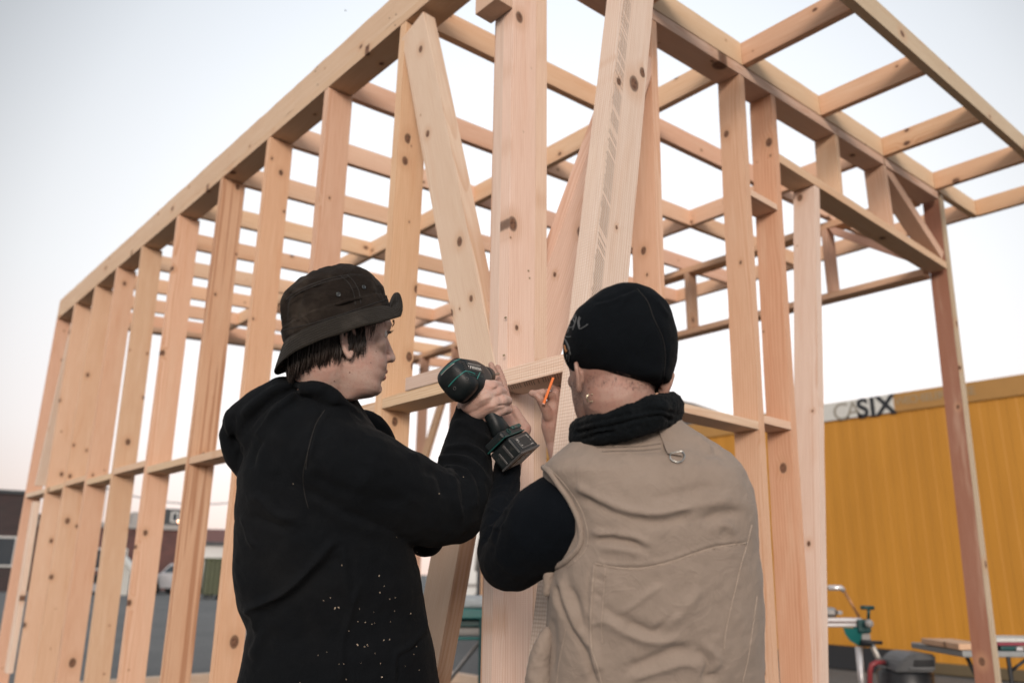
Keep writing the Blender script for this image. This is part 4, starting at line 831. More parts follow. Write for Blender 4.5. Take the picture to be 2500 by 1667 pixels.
# ribbed cuff
bm = bmesh.new(); pc = [PX(1150, 1060, 1.825, 0.0485), PX(1154, 1040, 1.832, 0.0470), PX(1157, 1018, 1.838, 0.0458), PX(1160, 1000, 1.843, 0.0448), PX(1160.3, 998, 1.844, 0.040)]
add_tube(bm, [p[:3] for p in pc], [p[3] for p in pc], 44, False); cuff = bm_obj('cuff', bm, HOOD_M, hoodie, smooth=True); md = cuff.modifiers.new('s', 'SOLIDIFY'); md.thickness = 0.003
for pts in (c6([(838, 1140), (778, 1230), (738, 1350), (713, 1460), (703, 1560)]), c5([(695, 10), (665, 150), (672, 280), (700, 390)])): stitched('seam', bvD, pts, 0.0008, THREAD, hoodie, 0.0002)
bm = bmesh.new()
for i in range(52):
    px_f, py_f = (random.gauss(930, 75), random.gauss(1560, 75)) if i < 45 else (random.uniform(620, 1180), random.uniform(1010, 1500))
    p_, n_ = on_surface(bvD, px_f, py_f, 0.0006)
    if p_ is None: continue
    r_ = random.uniform(0.0005, 0.0011)*(1.5 if random.random() < 0.12 else 1); d_, s_, u_ = frame_from(n_); a = random.random()*6.28; e_ = s_*math.cos(a)+u_*math.sin(a)
    add_tube(bm, [p_-e_*r_, p_+e_*r_*1.3], [r_*0.6, r_*0.45], 5)
tag(bm_obj('sawdust', bm, plain('sawdust', (0.62, 0.50, 0.38), 0.8), hoodie), kind='stuff')
bm = bmesh.new(); add_capsule(bm, hipA+UA*0.02, hipA-UA*0.06, 0.15, 0.15)
for q in (-1, 1):
    h0 = hipA+SA*q*0.085+np.array([0, 0, -0.06]); kn = np.array([hipA[0], hipA[1], 0.50])+SA*q*0.11+FA*0.03; an = np.array([hipA[0], hipA[1], 0.09])+SA*q*0.13-FA*0.02; chain(bm, [(*h0, 0.105), (*kn, 0.078), (*an, 0.066)])
m2, co, ed = fuse(bm, 0.012, 3); finish('trousers', m2, rumple(m2, co, 0.006, 9), JEAN_M, MA)
def boots(base, F_, S_, par):
    for q in (-1, 1):
        a = np.array([base[0], base[1], 0.045])+S_*q*0.13-F_*0.05; bm = bmesh.new(); chain(bm, [(*(a+UA*0.09), 0.048), (*a, 0.045), (*(a+F_*0.10), 0.043), (*(a+F_*0.17-UA*0.006), 0.036)])
        m2, co, ed = fuse(bm, 0.008, 2); co[:, 2] = np.maximum(co[:, 2], 0.002); finish('boot', m2, co, SHOE_M, par)
boots(hipA, FA, SA, MA)
# ------------------------------------------------------------------ cordless drill
DR = empty('cordless_drill', tuple(BC), 'dirty black and dark green cordless drill gripped by the man in the bucket hat', 'drill')
def tool_mat(name, col, rough=0.45, dust=0.35):
    k = NT(name); o = k.obj(); n = k.noise(o, 60, 5, 0.7); n2 = k.noise(o, 400, 3, 0.7)
    c = k.mix(k.smooth(n, 0.55, 0.75, 0, dust), col, (0.10, 0.085, 0.07)); c = k.mix(k.smooth(n2, 0.66, 0.72, 0, dust), c, (0.30, 0.26, 0.22)); k.base(c); k.rough(k.math('MULTIPLY_ADD', n, 0.3, rough-0.12)); k.b.inputs['Specular IOR Level'].default_value = 0.35; k.bump(n2, 0.25, 0.0008); return k.m
TBLK = tool_mat('tool_black', (0.006, 0.009, 0.010)); TGRN = tool_mat('tool_green', (0.006, 0.050, 0.044), 0.4); TGRY = tool_mat('tool_grey', (0.05, 0.05, 0.05), 0.35, 0.5); STEEL = plain('steel', (0.35, 0.34, 0.33), 0.3, 1.0)
def tbox(name, o, a, h, s, mat, parent=DR, bev=0.002):
    """box in tool axes: o origin, a/h/s ranges (forward, towards tool, across)"""
    P = [o+dD*x-dH*y+dS*z for x, y, z in ((a[0], h[0], s[0]), (a[1], h[0], s[0]), (a[1], h[1], s[0]), (a[0], h[1], s[0]), (a[0], h[0], s[1]), (a[1], h[0], s[1]), (a[1], h[1], s[1]), (a[0], h[1], s[1]))]
    bm = bmesh.new(); add_hull8(bm, P, bev); ob = bm_obj(name, bm, mat, parent, smooth=False); return ob
# battery with label, foot, latch
bat = tbox('battery', V0, (0, 0.112), (0.0, 0.046), (0, 0.062), TBLK, bev=0.005)
tbox('battery_base', V0, (-0.0012, 0.1135), (-0.001, 0.0035), (-0.001, 0.063), TGRY, bat, 0.0015)
tbox('side_label', V0, (0.020, 0.092), (0.008, 0.038), (-0.0015, 0.0015), TGRY, bat, 0.001)
tbox('side_panel', V0, (0.028, 0.084), (0.012, 0.034), (-0.0025, 0.001), TBLK, bat, 0.001)
WORN_GLINT = tool_mat('worn_print_and_glint', (0.50, 0.48, 0.45), 0.5, 0.3); LAB = tool_mat('brown_label', (0.16, 0.085, 0.05), 0.5, 0.6)
tbox('base_label', V0, (0.018, 0.098), (-0.0022, 0.0), (0.008, 0.054), LAB, bat, 0.0003)
for k_, (a0_, h0_, l_) in enumerate(((0.022, 0.032, 0.004), (0.022, 0.030, 0.006), (0.023, 0.026, 0.003), (0.024, 0.015, 0.005), (0.084, 0.034, 0.004), (0.085, 0.031, 0.003), (0.086, 0.028, 0.003), (0.087, 0.020, 0.002), (0.072, 0.010, 0.014))):
    tbox('print_mark', V0, (a0_, a0_+l_), (h0_, h0_+0.0014), (-0.0031, -0.001), WORN_GLINT, bat, 0.0002)
for r_ in range(7):
    for c_ in range(5):
        if random.random() < 0.85: tbox('print_mark', V0, (0.022+0.0105*r_, 0.022+0.0105*r_+0.005), (-0.0028, -0.001), (0.012+0.008*c_, 0.012+0.008*c_+0.006), WORN_GLINT, bat, 0.0001)
tbox('vent_rib', V0, (-0.002, 0.004), (0.006, 0.040), (0.020, 0.026), TGRY, bat, 0.001); tbox('vent_rib', V0, (-0.002, 0.004), (0.004, 0.034), (0.040, 0.045), TGRY, bat, 0.001)
foot = tbox('foot', V0, (-0.006, 0.108), (0.0475, 0.068), (0.003, 0.058), TBLK, bev=0.006)
tbox('foot_trim', V0, (-0.008, 0.110), (0.0485, 0.0515), (0.0015, 0.0595), TGRN, foot, 0.001); tbox('foot_trim', V0, (0.060, 0.111), (0.060, 0.0695), (0.0005, 0.0605), TGRN, foot, 0.002)
tbox('light_window', V0, (0.070, 0.082), (0.0600, 0.0660), (-0.0010, 0.004), TGRY, foot, 0.0006)
bm = bmesh.new(); q0 = V0+dD*0.030-dH*0.059+dS*0.002; d_, s_, u_ = frame_from(Vector(tuple(dS))); P = [Vector(tuple(q0))+(s_*math.cos(a)+u_*math.sin(a))*0.0065 for a in np.linspace(0, 2*PI, 21)]; add_tube(bm, P, 0.0012, 8); bm_obj('strap_ring', bm, TGRN, foot, smooth=True)
# handle, housing, chuck
bm = bmesh.new(); top = HC+dD*0.018+dH*0.030; botm = V0+dD*0.052-dH*0.062+dS*0.030
loft(bm, [(botm, dD*0.030, dS*0.023, 2.6), (botm*0.7+top*0.3, dD*0.021, dS*0.018, 2.4), (botm*0.35+top*0.65, dD*0.021, dS*0.018, 2.4), (top, dD*0.027, dS*0.020, 2.4)], 28); bm_obj('handle', bm, TBLK, DR, smooth=True)
bm = bmesh.new()
loft(bm, [(HC-dD*0.078, dH*0.010, dS*0.008, 2.4), (HC-dD*0.0765, dH*0.027, dS*0.024, 2.8), (HC-dD*0.071, dH*0.037, dS*0.032, 3.0), (HC-dD*0.060, dH*0.0425, dS*0.036, 3.3), (HC-dD*0.046, dH*0.0450, dS*0.0380, 3.4), (HC-dD*0.045, dH*0.0440, dS*0.0370, 3.4), (HC-dD*0.041, dH*0.0440, dS*0.0370, 3.4), (HC-dD*0.040, dH*0.047, dS*0.0395, 3.4), (HC+dD*0.005, dH*0.046, dS*0.037, 2.6), (HC+dD*0.045, dH*0.041, dS*0.034, 2.5), (HC+dD*0.066, dH*0.033, dS*0.030, 2.3), (HC+dD*0.074, dH*0.026, dS*0.025, 2.1)], 40)
hs = bm_obj('motor_housing', bm, TBLK, DR, smooth=True)
def hoop(a, sc, r, mat, name, half=None):
    P = []
    for t in np.linspace(0, 2*PI, 49):
        x = math.copysign(abs(math.cos(t))**(2/2.5), math.cos(t)); y = math.copysign(abs(math.sin(t))**(2/2.5), math.sin(t)); P.append(HC+dD*a+dH*0.0485*sc*x+dS*0.0385*sc*y)
    bm = bmesh.new(); add_tube(bm, P, r, 8); bm_obj(name, bm, mat, hs, smooth=True)
# name plate on the visible side, with worn lettering (a plain word shape, no brand)
sgn = 1.0 if np.dot(dS, CAM-HC) > 0 else -1.0
plate_o = HC+dS*sgn*0.0378
def hbox(name, a, h, t, mat, bev=0.0006):
    P = [HC+dD*x-dH*y+dS*sgn*z for x, y, z in ((a[0], h[0], t[0]), (a[1], h[0], t[0]), (a[1], h[1], t[0]), (a[0], h[1], t[0]), (a[0], h[0], t[1]), (a[1], h[0], t[1]), (a[1], h[1], t[1]), (a[0], h[1], t[1]))]
    bm = bmesh.new(); add_hull8(bm, P, bev); return bm_obj(name, bm, mat, hs)
bvHs = bvh_of(hs)
TLINE = plain('teal_line', (0.02, 0.16, 0.14), 0.35)
for pts, r_, m_ in (([(1076, 913), (1090, 898), (1108, 884), (1124, 876)], 0.0013, TLINE), ([(1077, 916), (1091, 901), (1109, 887)], 0.0006, WORN_GLINT), ([(1095, 944), (1109, 928), (1125, 914), (1139, 906), (1160, 913)], 0.0014, TLINE), ([(1139, 906), (1150, 915), (1178, 920)], 0.0010, TGRN), ([(1165, 925), (1172, 908)], 0.0012, TLINE), ([(1085, 900), (1104, 886)], 0.0009, TGRY)):  # thin pale line along the first teal one is a painted highlight
    stitched('trim_and_glint_line', bvHs, pts, r_, m_, hs, 0.0003)
for i in range(7): stitched('plate', bvHs, [(1139+i*0.9, 885.5+i*2.7), (1176+i*0.9, 894+i*2.7)], 0.0016, TGRY, hs, 0.0002)
for i in range(9): stitched('plate_print', bvHs, [(1144+i*3.4, 893+i*0.85), (1146+i*3.4, 899+i*0.85)], 0.0010, WORN_GLINT, hs, 0.0014)
stitched('plate_print', bvHs, [(1142, 888), (1172, 895)], 0.0008, WORN_GLINT, hs, 0.0014)
for i in range(5): stitched('vent_slot', bvHs, [(1128+i*2.0, 884+i*5.0), (1134+i*2.0, 886+i*5.0)], 0.0016, TGRY, hs, 0.0004)
for x_, y_ in ((1140, 925), (1118, 905), (1110, 948)):
    p_, n_ = on_surface(bvHs, x_, y_, 0.0006)
    if p_ is not None:
        d_, s_, u_ = frame_from(n_); bm = bmesh.new(); add_tube(bm, [p_+(s_*math.cos(a)+u_*math.sin(a))*0.0032 for a in np.linspace(0, 2*PI, 17)], 0.0009, 8); bm_obj('screw_ring', bm, TGRY, hs, smooth=True)
bm = bmesh.new(); loft(bm, [(HC+dD*0.070, dH*0.025, dS*0.025, 2), (HC+dD*0.085, dH*0.026, dS*0.026, 2), (HC+dD*0.115, dH*0.021, dS*0.021, 2), (HC+dD*0.128, dH*0.010, dS*0.010, 2)], 24); bm_obj('chuck', bm, TBLK, DR, smooth=True)
bm = bmesh.new(); add_cyl(bm, HC+dD*0.12, HC+dD*0.185, 0.0032, None, 10); bm_obj('bit', bm, STEEL, DR)
tbox('trigger', HC, (0.030, 0.052), (-0.082, -0.048), (-0.009, 0.009), TBLK, DR, 0.003)

# ------------------------------------------------------------------ worker with beanie and khaki vest
TB = math.radians(-13); FB = math.cos(TB)*FH+math.sin(TB)*RH; SB = np.cross(FB, [0, 0, 1.0])
HB = at(1496, 1052, 1.40)
MB = empty('person', (HB[0]+0.05, HB[1]+0.05, 0.0), 'man in khaki vest and black beanie seen from behind, holding an orange pencil', 'person')
neckB = at(1545, 1075, 1.455); bm = bmesh.new(); LB = head_bm(bm, HB, FB, SB, UA, 1.03, neckB, 0.062, -0.020, -0.044, 0.75)
m_h, co_h, ed_h = fuse(bm, 0.0024, 3); co_h = shape_head(m_h, co_h, LB, FB, SB, UA, 0.002)
# left hand flat against the post
bm = bmesh.new()
chain(bm, [PX(1240, 1165, 1.83, 0.027), PX(1250, 1115, 1.88, 0.026), PX(1247, 1060, 1.93, 0.028), PX(1240, 1030, 1.96, 0.026)])
chain(bm, [PX(1262, 1070, 1.92, 0.022), PX(1236, 1010, 1.97, 0.022), PX(1228, 980, 2.0, 0.018)]); chain(bm, [PX(1226, 1040, 1.95, 0.022), PX(1214, 985, 1.99, 0.018)])
for (bx_, by_), (mx_, my_), (tx, ty), r, dd in (((1230, 985), (1219, 938), (1200.5, 901), 0.0096, 1.99), ((1238, 975), (1229, 936), (1215, 897), 0.0092, 2.02), ((1222, 985), (1212, 930), (1199, 890), 0.0090, 2.04), ((1222, 1000), (1214, 950), (1199, 926), 0.0086, 1.96)):
    chain(bm, [PX(bx_, by_, dd-0.01, r*1.15), PX(mx_, my_, dd, r), PX((mx_+tx)/2+1, (my_+ty)/2, dd+0.012, r*0.94), PX(tx, ty, dd+0.02, r*0.86)])
chain(bm, [PX(1262, 1080, 1.92, 0.022), PX(1281, 1047, 1.93, 0.0165), PX(1269, 1024, 1.94, 0.0128), PX(1258, 1003, 1.95, 0.0108), PX(1255.5, 999, 1.952, 0.0100)])
m_l, co_l, ed_l = fuse(bm, 0.0020, 2)
co_l = folds(m_l, co_l, [([(1212, 937), (1226, 932)], 2.5, -0.0010), ([(1204, 916), (1216, 911)], 2.2, -0.0009), ([(1224, 944), (1238, 940)], 2.5, -0.0010)])
# right hand under the plank, thumb and finger round the pencil
bm = bmesh.new(); D0 = 2.20
chain(bm, [PX(1470, 1400, 1.95, 0.036), PX(1400, 1240, 2.10, 0.034), PX(1372, 1130, 2.17, 0.031), PX(1358, 1080, D0, 0.029), PX(1350, 1040, D0, 0.033), PX(1350, 1000, D0, 0.030)])
chain(bm, [PX(1370, 1060, D0+0.03, 0.032), PX(1372, 1000, D0+0.04, 0.030)])
chain(bm, [PX(1352, 995, D0, 0.018), PX(1346, 968, D0-0.01, 0.0125), PX(1326, 958, D0-0.03, 0.0110), PX(1306, 962, D0-0.035, 0.0105), PX(1299, 960, D0-0.03, 0.0098)])
chain(bm, [PX(1340, 1015, D0-0.02, 0.017), PX(1328, 992, D0-0.035, 0.0125), PX(1319, 974, D0-0.045, 0.0118), PX(1312, 966, D0-0.045, 0.0102)])
for q in range(3): chain(bm, [PX(1362+q*7, 985, D0+0.02*q, 0.0125), PX(1358+q*8, 958, D0+0.02*q, 0.0115), PX(1350+q*8, 948, D0+0.03*q+0.02, 0.0105)])
m_r, co_r, ed_r = fuse(bm, 0.0026, 2)
bm = bmesh.new(); hipB = at(1590, 1760, 1.46)
add_capsule(bm, neckB, at(1570, 1280, 1.45), 0.062, 0.11); add_capsule(bm, at(1570, 1280, 1.45), hipB, 0.11, 0.12)
chain(bm, [PX(1380, 1230, 1.44, 0.05), PX(1245, 1372, 1.52, 0.04), PX(1232, 1230, 1.72, 0.030), PX(1240, 1165, 1.83, 0.026)])
chain(bm, [PX(1760, 1200, 1.52, 0.05), PX(1600, 1440, 1.78, 0.042), PX(1470, 1400, 1.95, 0.036)])
legs(bm, hipB, FH, RH, 0.95)
m_b, co_b, ed_b = fuse(bm, 0.012, 2)
bodyB = join('body', [(m_h, co_h), (m_l, co_l), (m_r, co_r), (m_b, co_b)], SKIN_B, MB)
bm = bmesh.new()   # short dark nape hair
rnd = random.Random(9)
for i in range(800):
    ang = rnd.uniform(0.35, 1.0)*PI; q = rnd.choice((-1, 1)); f0 = -0.005+0.094*math.cos(ang); s0 = q*0.0715*math.sin(ang); z = rnd.uniform(0.045, 0.085)
    k_ = (0.80+0.20*(z-0.03)/0.06); a = Vector(tuple(LB(f0*k_, s0*k_, z))); n_ = (a-Vector(tuple(LB(-0.005, 0, z)))).normalized(); add_tube(bm, [a, a+n_*0.0015-Vector((0, 0, 0.004))], [0.00022, 0.0001], 4)
bm_obj('hair', bm, BRH, MB)
# beanie
bm = bmesh.new()
pixel_loft(bm, [(1522, 1552, 703.5, 1.42, 0.012), (1500, 1567, 706.5, 1.42, 0.030), (1478, 1580, 712, 1.41, 0.045), (1452, 1599, 724, 1.41, 0.062), (1434, 1616, 740, 1.41, 0.075), (1418, 1630, 754, 1.41, 0.084), (1400, 1638, 770, 1.41, 0.092), (1387, 1645, 796, 1.41, 0.100), (1379.5, 1650, 820, 1.41, 0.104), (1375, 1653, 844, 1.41, 0.106), (1377, 1653, 866, 1.41, 0.106), (1385, 1651, 885, 1.41, 0.105), (1401, 1646, 902, 1.41, 0.103), (1420, 1641, 919, 1.41, 0.100), (1448, 1638, 934, 1.41, 0.096), (1480, 1630, 944, 1.41, 0.090), (1520, 1610, 950, 1.41, 0.080)], 1.41, 0.10, 2.15)
m2, co, ed = fuse(bm, 0.0034, 4)
cb = lambda l: K(l, (1330, 670), 0.3635)
bl = [(cb([(320, 190), (440, 165), (530, 125), (610, 95)]), 5, -0.0035), (cb([(330, 205), (450, 182), (540, 140)]), 6, 0.003), (cb([(620, 95), (690, 180), (730, 290), (790, 420), (810, 540), (800, 680), (785, 760)]), 3, -0.003), (cb([(630, 110), (540, 170), (490, 260)]), 6, 0.003), (cb([(850, 300), (790, 230), (740, 160)]), 6, 0.003),
      (cb([(150, 590), (300, 710), (480, 762), (680, 768), (800, 752)]), 3.5, 0.0020), (cb([(160, 565), (310, 690), (490, 742), (680, 748), (810, 732)]), 3, -0.0016), (cb([(860, 640), (830, 560), (850, 440)]), 8, 0.002)]
co = folds(m2, co, bl); co = rumple(m2, co, 0.0022, 12, 5)
bean = finish('beanie', m2, co, BEAN_M, MB); bvN = bvh_of(bean)
EMB = plain('grey_embroidery', (0.085, 0.09, 0.095), 0.8, var=0.5, scale=400); ORE = plain('orange_embroidery', (0.45, 0.20, 0.08), 0.7)
e8 = lambda l: K(l, (1350, 760), 0.12755)
for pts in ([(510, 100), (480, 190), (500, 320), (540, 330), (640, 270), (670, 245)], [(530, 120), (500, 200), (515, 300)], [(440, 70), (390, 150), (420, 220), (390, 290), (330, 310), (280, 280)], [(450, 100), (430, 200), (380, 360)], [(310, 320), (280, 410)], [(235, 475), (290, 495), (340, 480)], [(225, 530), (270, 620), (310, 730), (345, 830)], [(240, 540), (300, 660), (320, 760), (300, 960)], [(270, 830), (270, 920)], [(420, 110), (350, 180), (300, 250)]):
    stitched('embroidery', bvN, e8(pts), 0.00095, EMB, bean, 0.0003, n=4)
for pts in ([(210, 650), (225, 700), (240, 690), (225, 650), (212, 655)], [(222, 710), (245, 720), (232, 745), (222, 712)], [(240, 700), (262, 760)], [(232, 760), (258, 735)], [(250, 735), (245, 800)], [(262, 745), (272, 770)]):
    stitched('orange_lettering', bvN, e8(pts), 0.0007, ORE, bean, 0.0004, n=3)
stitched('seam', bvN, cb([(620, 95), (690, 180), (730, 290), (790, 420), (810, 540), (800, 680), (785, 755)]), 0.0006, THREAD, bean, 0.0001)
# earring: a small open ring through the lobe
GOLD = plain('pale_gold', (0.75, 0.68, 0.50), 0.25, 1.0, var=0.05); bvE = bvh_of(bodyB); pe, ne = on_surface(bvE, 1443, 961, 0.001)
pe = pe if pe is not None else Vector(tuple(at(1443, 961, 1.33))); dE = float(np.dot(np.array(pe)-CAM, FWD)); P = [Vector(tuple(at(1441.5+9.0*math.cos(a), 971-9.5*math.sin(a), dE-0.004+0.003*math.cos(a)))) for a in np.linspace(PI*0.62, PI*2.42, 30)]
bm = bmesh.new(); add_tube(bm, P, 0.00125, 10); bm_obj('earring', bm, GOLD, MB, smooth=True)
# scarf tube
bm = bmesh.new()
def band(pts, r): chain(bm, [PX(x, y, d, r_) for x, y, d, r_ in pts])
for yo, rr in ((0, 1.0),):
    band([(1424, 1052, 1.43, 0.026), (1470, 1040, 1.36, 0.026), (1540, 1018, 1.335, 0.026), (1600, 1000, 1.35, 0.026), (1640, 988, 1.41, 0.022)], 1)
    band([(1418, 1068, 1.42, 0.022), (1470, 1058, 1.36, 0.022), (1540, 1040, 1.335, 0.021), (1600, 1026, 1.35, 0.019), (1641, 1018, 1.41, 0.017)], 1)
    band([(1424, 1082, 1.42, 0.018), (1450, 1072, 1.38, 0.016)], 1)
    band([(1425, 1062, 1.43, 0.022), (1436, 1050, 1.52, 0.022), (1500, 1030, 1.56, 0.024), (1580, 1010, 1.55, 0.024), (1636, 1000, 1.48, 0.022), (1640, 995, 1.42, 0.022)], 1)
    band([(1615, 985, 1.37, 0.018), (1640, 976, 1.41, 0.015)], 1)
m2, co, ed = fuse(bm, 0.003, 2)
co = folds(m2, co, [(cb([(210, 1020), (330, 985), (480, 955), (640, 920), (760, 905), (880, 935)]), 4, -0.005), (cb([(190, 1065), (320, 1040), (480, 1010), (640, 970), (780, 950), (870, 985)]), 4, -0.006), (cb([(230, 1110), (340, 1080), (470, 1055)]), 4, -0.005)])
co = rumple(m2, co, 0.0014, 180, 1); co = rumple(m2, co, 0.002, 25, 2); finish('neck_warmer', m2, co, SCARF_M, MB)
# sleeves
bm = bmesh.new()
chain(bm, [PX(1420, 1240, 1.44, 0.070), PX(1372, 1262, 1.42, 0.0785), PX(1330, 1288, 1.43, 0.078), PX(1290, 1325, 1.46, 0.0715), PX(1256, 1362, 1.50, 0.0605), PX(1240, 1368, 1.53, 0.056), PX(1226, 1345, 1.56, 0.0500), PX(1222, 1310, 1.60, 0.0435), PX(1226, 1260, 1.67, 0.0385), PX(1232, 1205, 1.76, 0.0345), PX(1238, 1150, 1.84, 0.0315), PX(1242, 1125, 1.87, 0.0300)])
pixel_loft(bm, [(1400, 1800, 1700, 1.46, 0.10), (1420, 1790, 1400, 1.46, 0.11), (1440, 1770, 1200, 1.45, 0.11), (1500, 1680, 1110, 1.44, 0.09)], 1.45, 0.1)
chain(bm, [PX(1740, 1210, 1.52, 0.062), PX(1680, 1330, 1.64, 0.056), PX(1600, 1440, 1.78, 0.050), PX(1480, 1400, 1.94, 0.042), PX(1430, 1300, 2.04, 0.038)])
m2, co, ed = fuse(bm, 0.004, 4)
co = folds(m2, co, [(c5([(2120, 180), (2060, 300), (1990, 420), (1900, 520)]), 5, -0.004), (K([(110, 380), (180, 420), (260, 380)], (1150, 1100), 0.3617), 4, 0.003), (K([(90, 480), (150, 520), (230, 500)], (1150, 1100), 0.3617), 4, 0.003), (K([(75, 580), (140, 640), (150, 700)], (1150, 1100), 0.3617), 4, -0.003), (K([(280, 340), (200, 480), (150, 640)], (1150, 1100), 0.3617), 5, -0.004), (K([(520, 160), (570, 260), (610, 420), (620, 640)], (1150, 1100), 0.3617), 5, -0.002)])
co = rumple(m2, co, 0.0020, 14, 7); finish('sweater', m2, co, SWEAT_M, MB)
# vest
bm = bmesh.new()
pixel_loft(bm, [(1300, 1862, 1850, 1.47, 0.165), (1303, 1856, 1760, 1.46, 0.165), (1318, 1852, 1667, 1.45, 0.160), (1330, 1852, 1590, 1.44, 0.155), (1336, 1853, 1498, 1.43, 0.150), (1343, 1851, 1420, 1.43, 0.148), (1352, 1845, 1370, 1.43, 0.148), (1366, 1838, 1310, 1.43, 0.148), (1362, 1833, 1245, 1.43, 0.146), (1345, 1826, 1200, 1.43, 0.138), (1325, 1815, 1160, 1.43, 0.124), (1330, 1800, 1134, 1.435, 0.110), (1352, 1782, 1112, 1.44, 0.096), (1380, 1755, 1090, 1.44, 0.084), (1408, 1716, 1068, 1.44, 0.074), (1440, 1680, 1048, 1.44, 0.068), (1448, 1668, 1034, 1.44, 0.066), (1460, 1655, 1020, 1.44, 0.060)], 1.44, 0.15, 2.5)
m2, co, ed = fuse(bm, 0.0042, 4)
cv = lambda l: K(l, (1150, 1100), 0.3617)
vl = [(cv([(700, 230), (860, 320), (1050, 400), (1280, 420), (1520, 370)]), 9, 0.008), (cv([(720, 290), (900, 390), (1090, 460), (1300, 480), (1500, 440)]), 13, -0.006), (cv([(820, 600), (960, 600), (1090, 625), (1170, 660)]), 9, -0.009), (cv([(800, 560), (950, 560), (1100, 580), (1220, 640)]), 8, 0.007), (cv([(850, 660), (1000, 660), (1180, 690)]), 10, 0.005),
      (cv([(1200, 330), (1400, 290), (1560, 250), (1700, 240)]), 12, -0.004), (cv([(1480, 380), (1600, 360), (1780, 330)]), 12, 0.005), (cv([(1540, 500), (1640, 440), (1760, 420), (1850, 440)]), 12, -0.007), (cv([(1640, 520), (1720, 500), (1800, 560)]), 10, 0.006),
      (cv([(1250, 1200), (1380, 1110), (1500, 1000), (1560, 900)]), 14, 0.007), (cv([(1010, 1190), (1120, 1190), (1240, 1230), (1330, 1140), (1450, 1040)]), 10, -0.007), (cv([(900, 1150), (1040, 1220), (1240, 1290), (1440, 1260)]), 12, 0.007), (cv([(1000, 1100), (1100, 1040), (1200, 960), (1300, 900)]), 6, 0.004), (cv([(860, 1020), (1000, 1130), (1150, 1160)]), 12, -0.005),
      (cv([(1040, 1480), (1150, 1440), (1350, 1360), (1520, 1340)]), 12, -0.008), (cv([(1060, 1540), (1240, 1490), (1420, 1440), (1560, 1460)]), 10, 0.006), (cv([(1520, 1340), (1600, 1430), (1580, 1530), (1680, 1500)]), 8, -0.008), (cv([(1590, 1300), (1660, 1400), (1640, 1480)]), 8, 0.006),
      (cv([(600, 840), (640, 1000), (720, 1180), (820, 1330), (880, 1500)]), 9, 0.009), (cv([(580, 900), (610, 1060), (690, 1230), (780, 1380), (830, 1560)]), 7, -0.008), (cv([(660, 900), (720, 1060), (760, 1240)]), 9, -0.008), (cv([(540, 820), (560, 960), (590, 1100)]), 7, 0.005), (cv([(540, 1100), (560, 1300), (550, 1500)]), 9, -0.006),
      (cv([(830, 760), (810, 900), (805, 1100), (820, 1340), (870, 1568)]), 3.5, 0.0035), (cv([(815, 780), (795, 920), (790, 1110), (806, 1350), (850, 1568)]), 3.5, -0.004), (cv([(830, 762), (980, 790), (1200, 780), (1380, 740), (1560, 670), (1700, 640), (1860, 620)]), 3.5, -0.0035), (cv([(830, 745), (980, 772), (1200, 762), (1380, 720), (1560, 652), (1700, 622), (1860, 605)]), 4, 0.0030),
      (cv([(830, 860), (900, 880), (880, 900)]), 4, -0.003), (cv([(830, 960), (890, 985)]), 4, -0.003), (cv([(800, 1180), (900, 1150), (1010, 1180)]), 6, 0.004), (cb([(400, 1120), (520, 1150), (700, 1140), (850, 1110)]), 6, 0.003), (cb([(500, 1200), (650, 1230), (850, 1220), (960, 1180)]), 10, 0.004), (cb([(1000, 1060), (1080, 1130), (1150, 1160)]), 7, 0.007), (cb([(1080, 1090), (1170, 1190), (1220, 1250)]), 7, -0.006), (cb([(1060, 1230), (1150, 1200), (1200, 1220)]), 10, -0.006)]
vl = [(p_, w_, h_*(0.85 if w_ > 5 else 0.9)) for p_, w_, h_ in vl]; co = folds(m2, co, vl); co = rumple(m2, co, 0.0028, 13, 11); co = lap(co, ed, 1, 0.3)
vest = finish('vest', m2, co, VEST_M, MB); bvV = bvh_of(vest)
arm_e = cv([(440, 128), (485, 112), (540, 150), (600, 235), (660, 320), (712, 420), (740, 510), (746, 590), (728, 650), (690, 700), (635, 750), (590, 778), (556, 786)])
stitched('armhole_binding', bvV, arm_e, 0.0055, VEST_M, vest, 0.001)
arm_e2 = cv([(520, 108), (600, 190), (680, 290), (745, 400), (780, 510), (788, 600), (770, 670), (720, 730), (650, 785)])
for pts, r, mt in ((arm_e2, 0.0007, VEST_D), (cv([(828, 758), (980, 788), (1130, 796), (1250, 775), (1380, 740), (1520, 690), (1640, 655), (1760, 635), (1860, 622)]), 0.0013, VEST_D), (cv([(828, 768), (980, 798), (1130, 806), (1250, 785), (1380, 750), (1520, 700), (1640, 665), (1760, 645), (1860, 632)]), 0.0006, VEST_D),
    (cv([(832, 765), (820, 900), (808, 1080), (806, 1220), (818, 1350), (850, 1450), (880, 1568)]), 0.0013, VEST_D), (cv([(908, 775), (900, 900), (888, 1050), (880, 1200), (888, 1300)]), 0.0007, VEST_D), (cv([(1895, 500), (1860, 640), (1820, 780), (1780, 950), (1740, 1120), (1715, 1250), (1710, 1340)]), 0.0011, VEST_D), (cv([(1930, 980), (1900, 1200), (1870, 1400), (1830, 1568)]), 0.0010, VEST_D),
    (cv([(640, 1200), (610, 1350), (590, 1460), (580, 1568)]), 0.0006, VEST_D)):
    stitched('stitching', bvV, pts, r, mt, vest, 0.0002)
for k_ in range(5):
    stitched('collar_stitching', bvV, cb([(330+18*k_, 1148+14*k_), (470, 1150+12*k_), (640, 1140+14*k_), (780, 1118+17*k_)]), 0.00045, THREAD if k_ % 2 else VEST_D, vest, 0.0001)
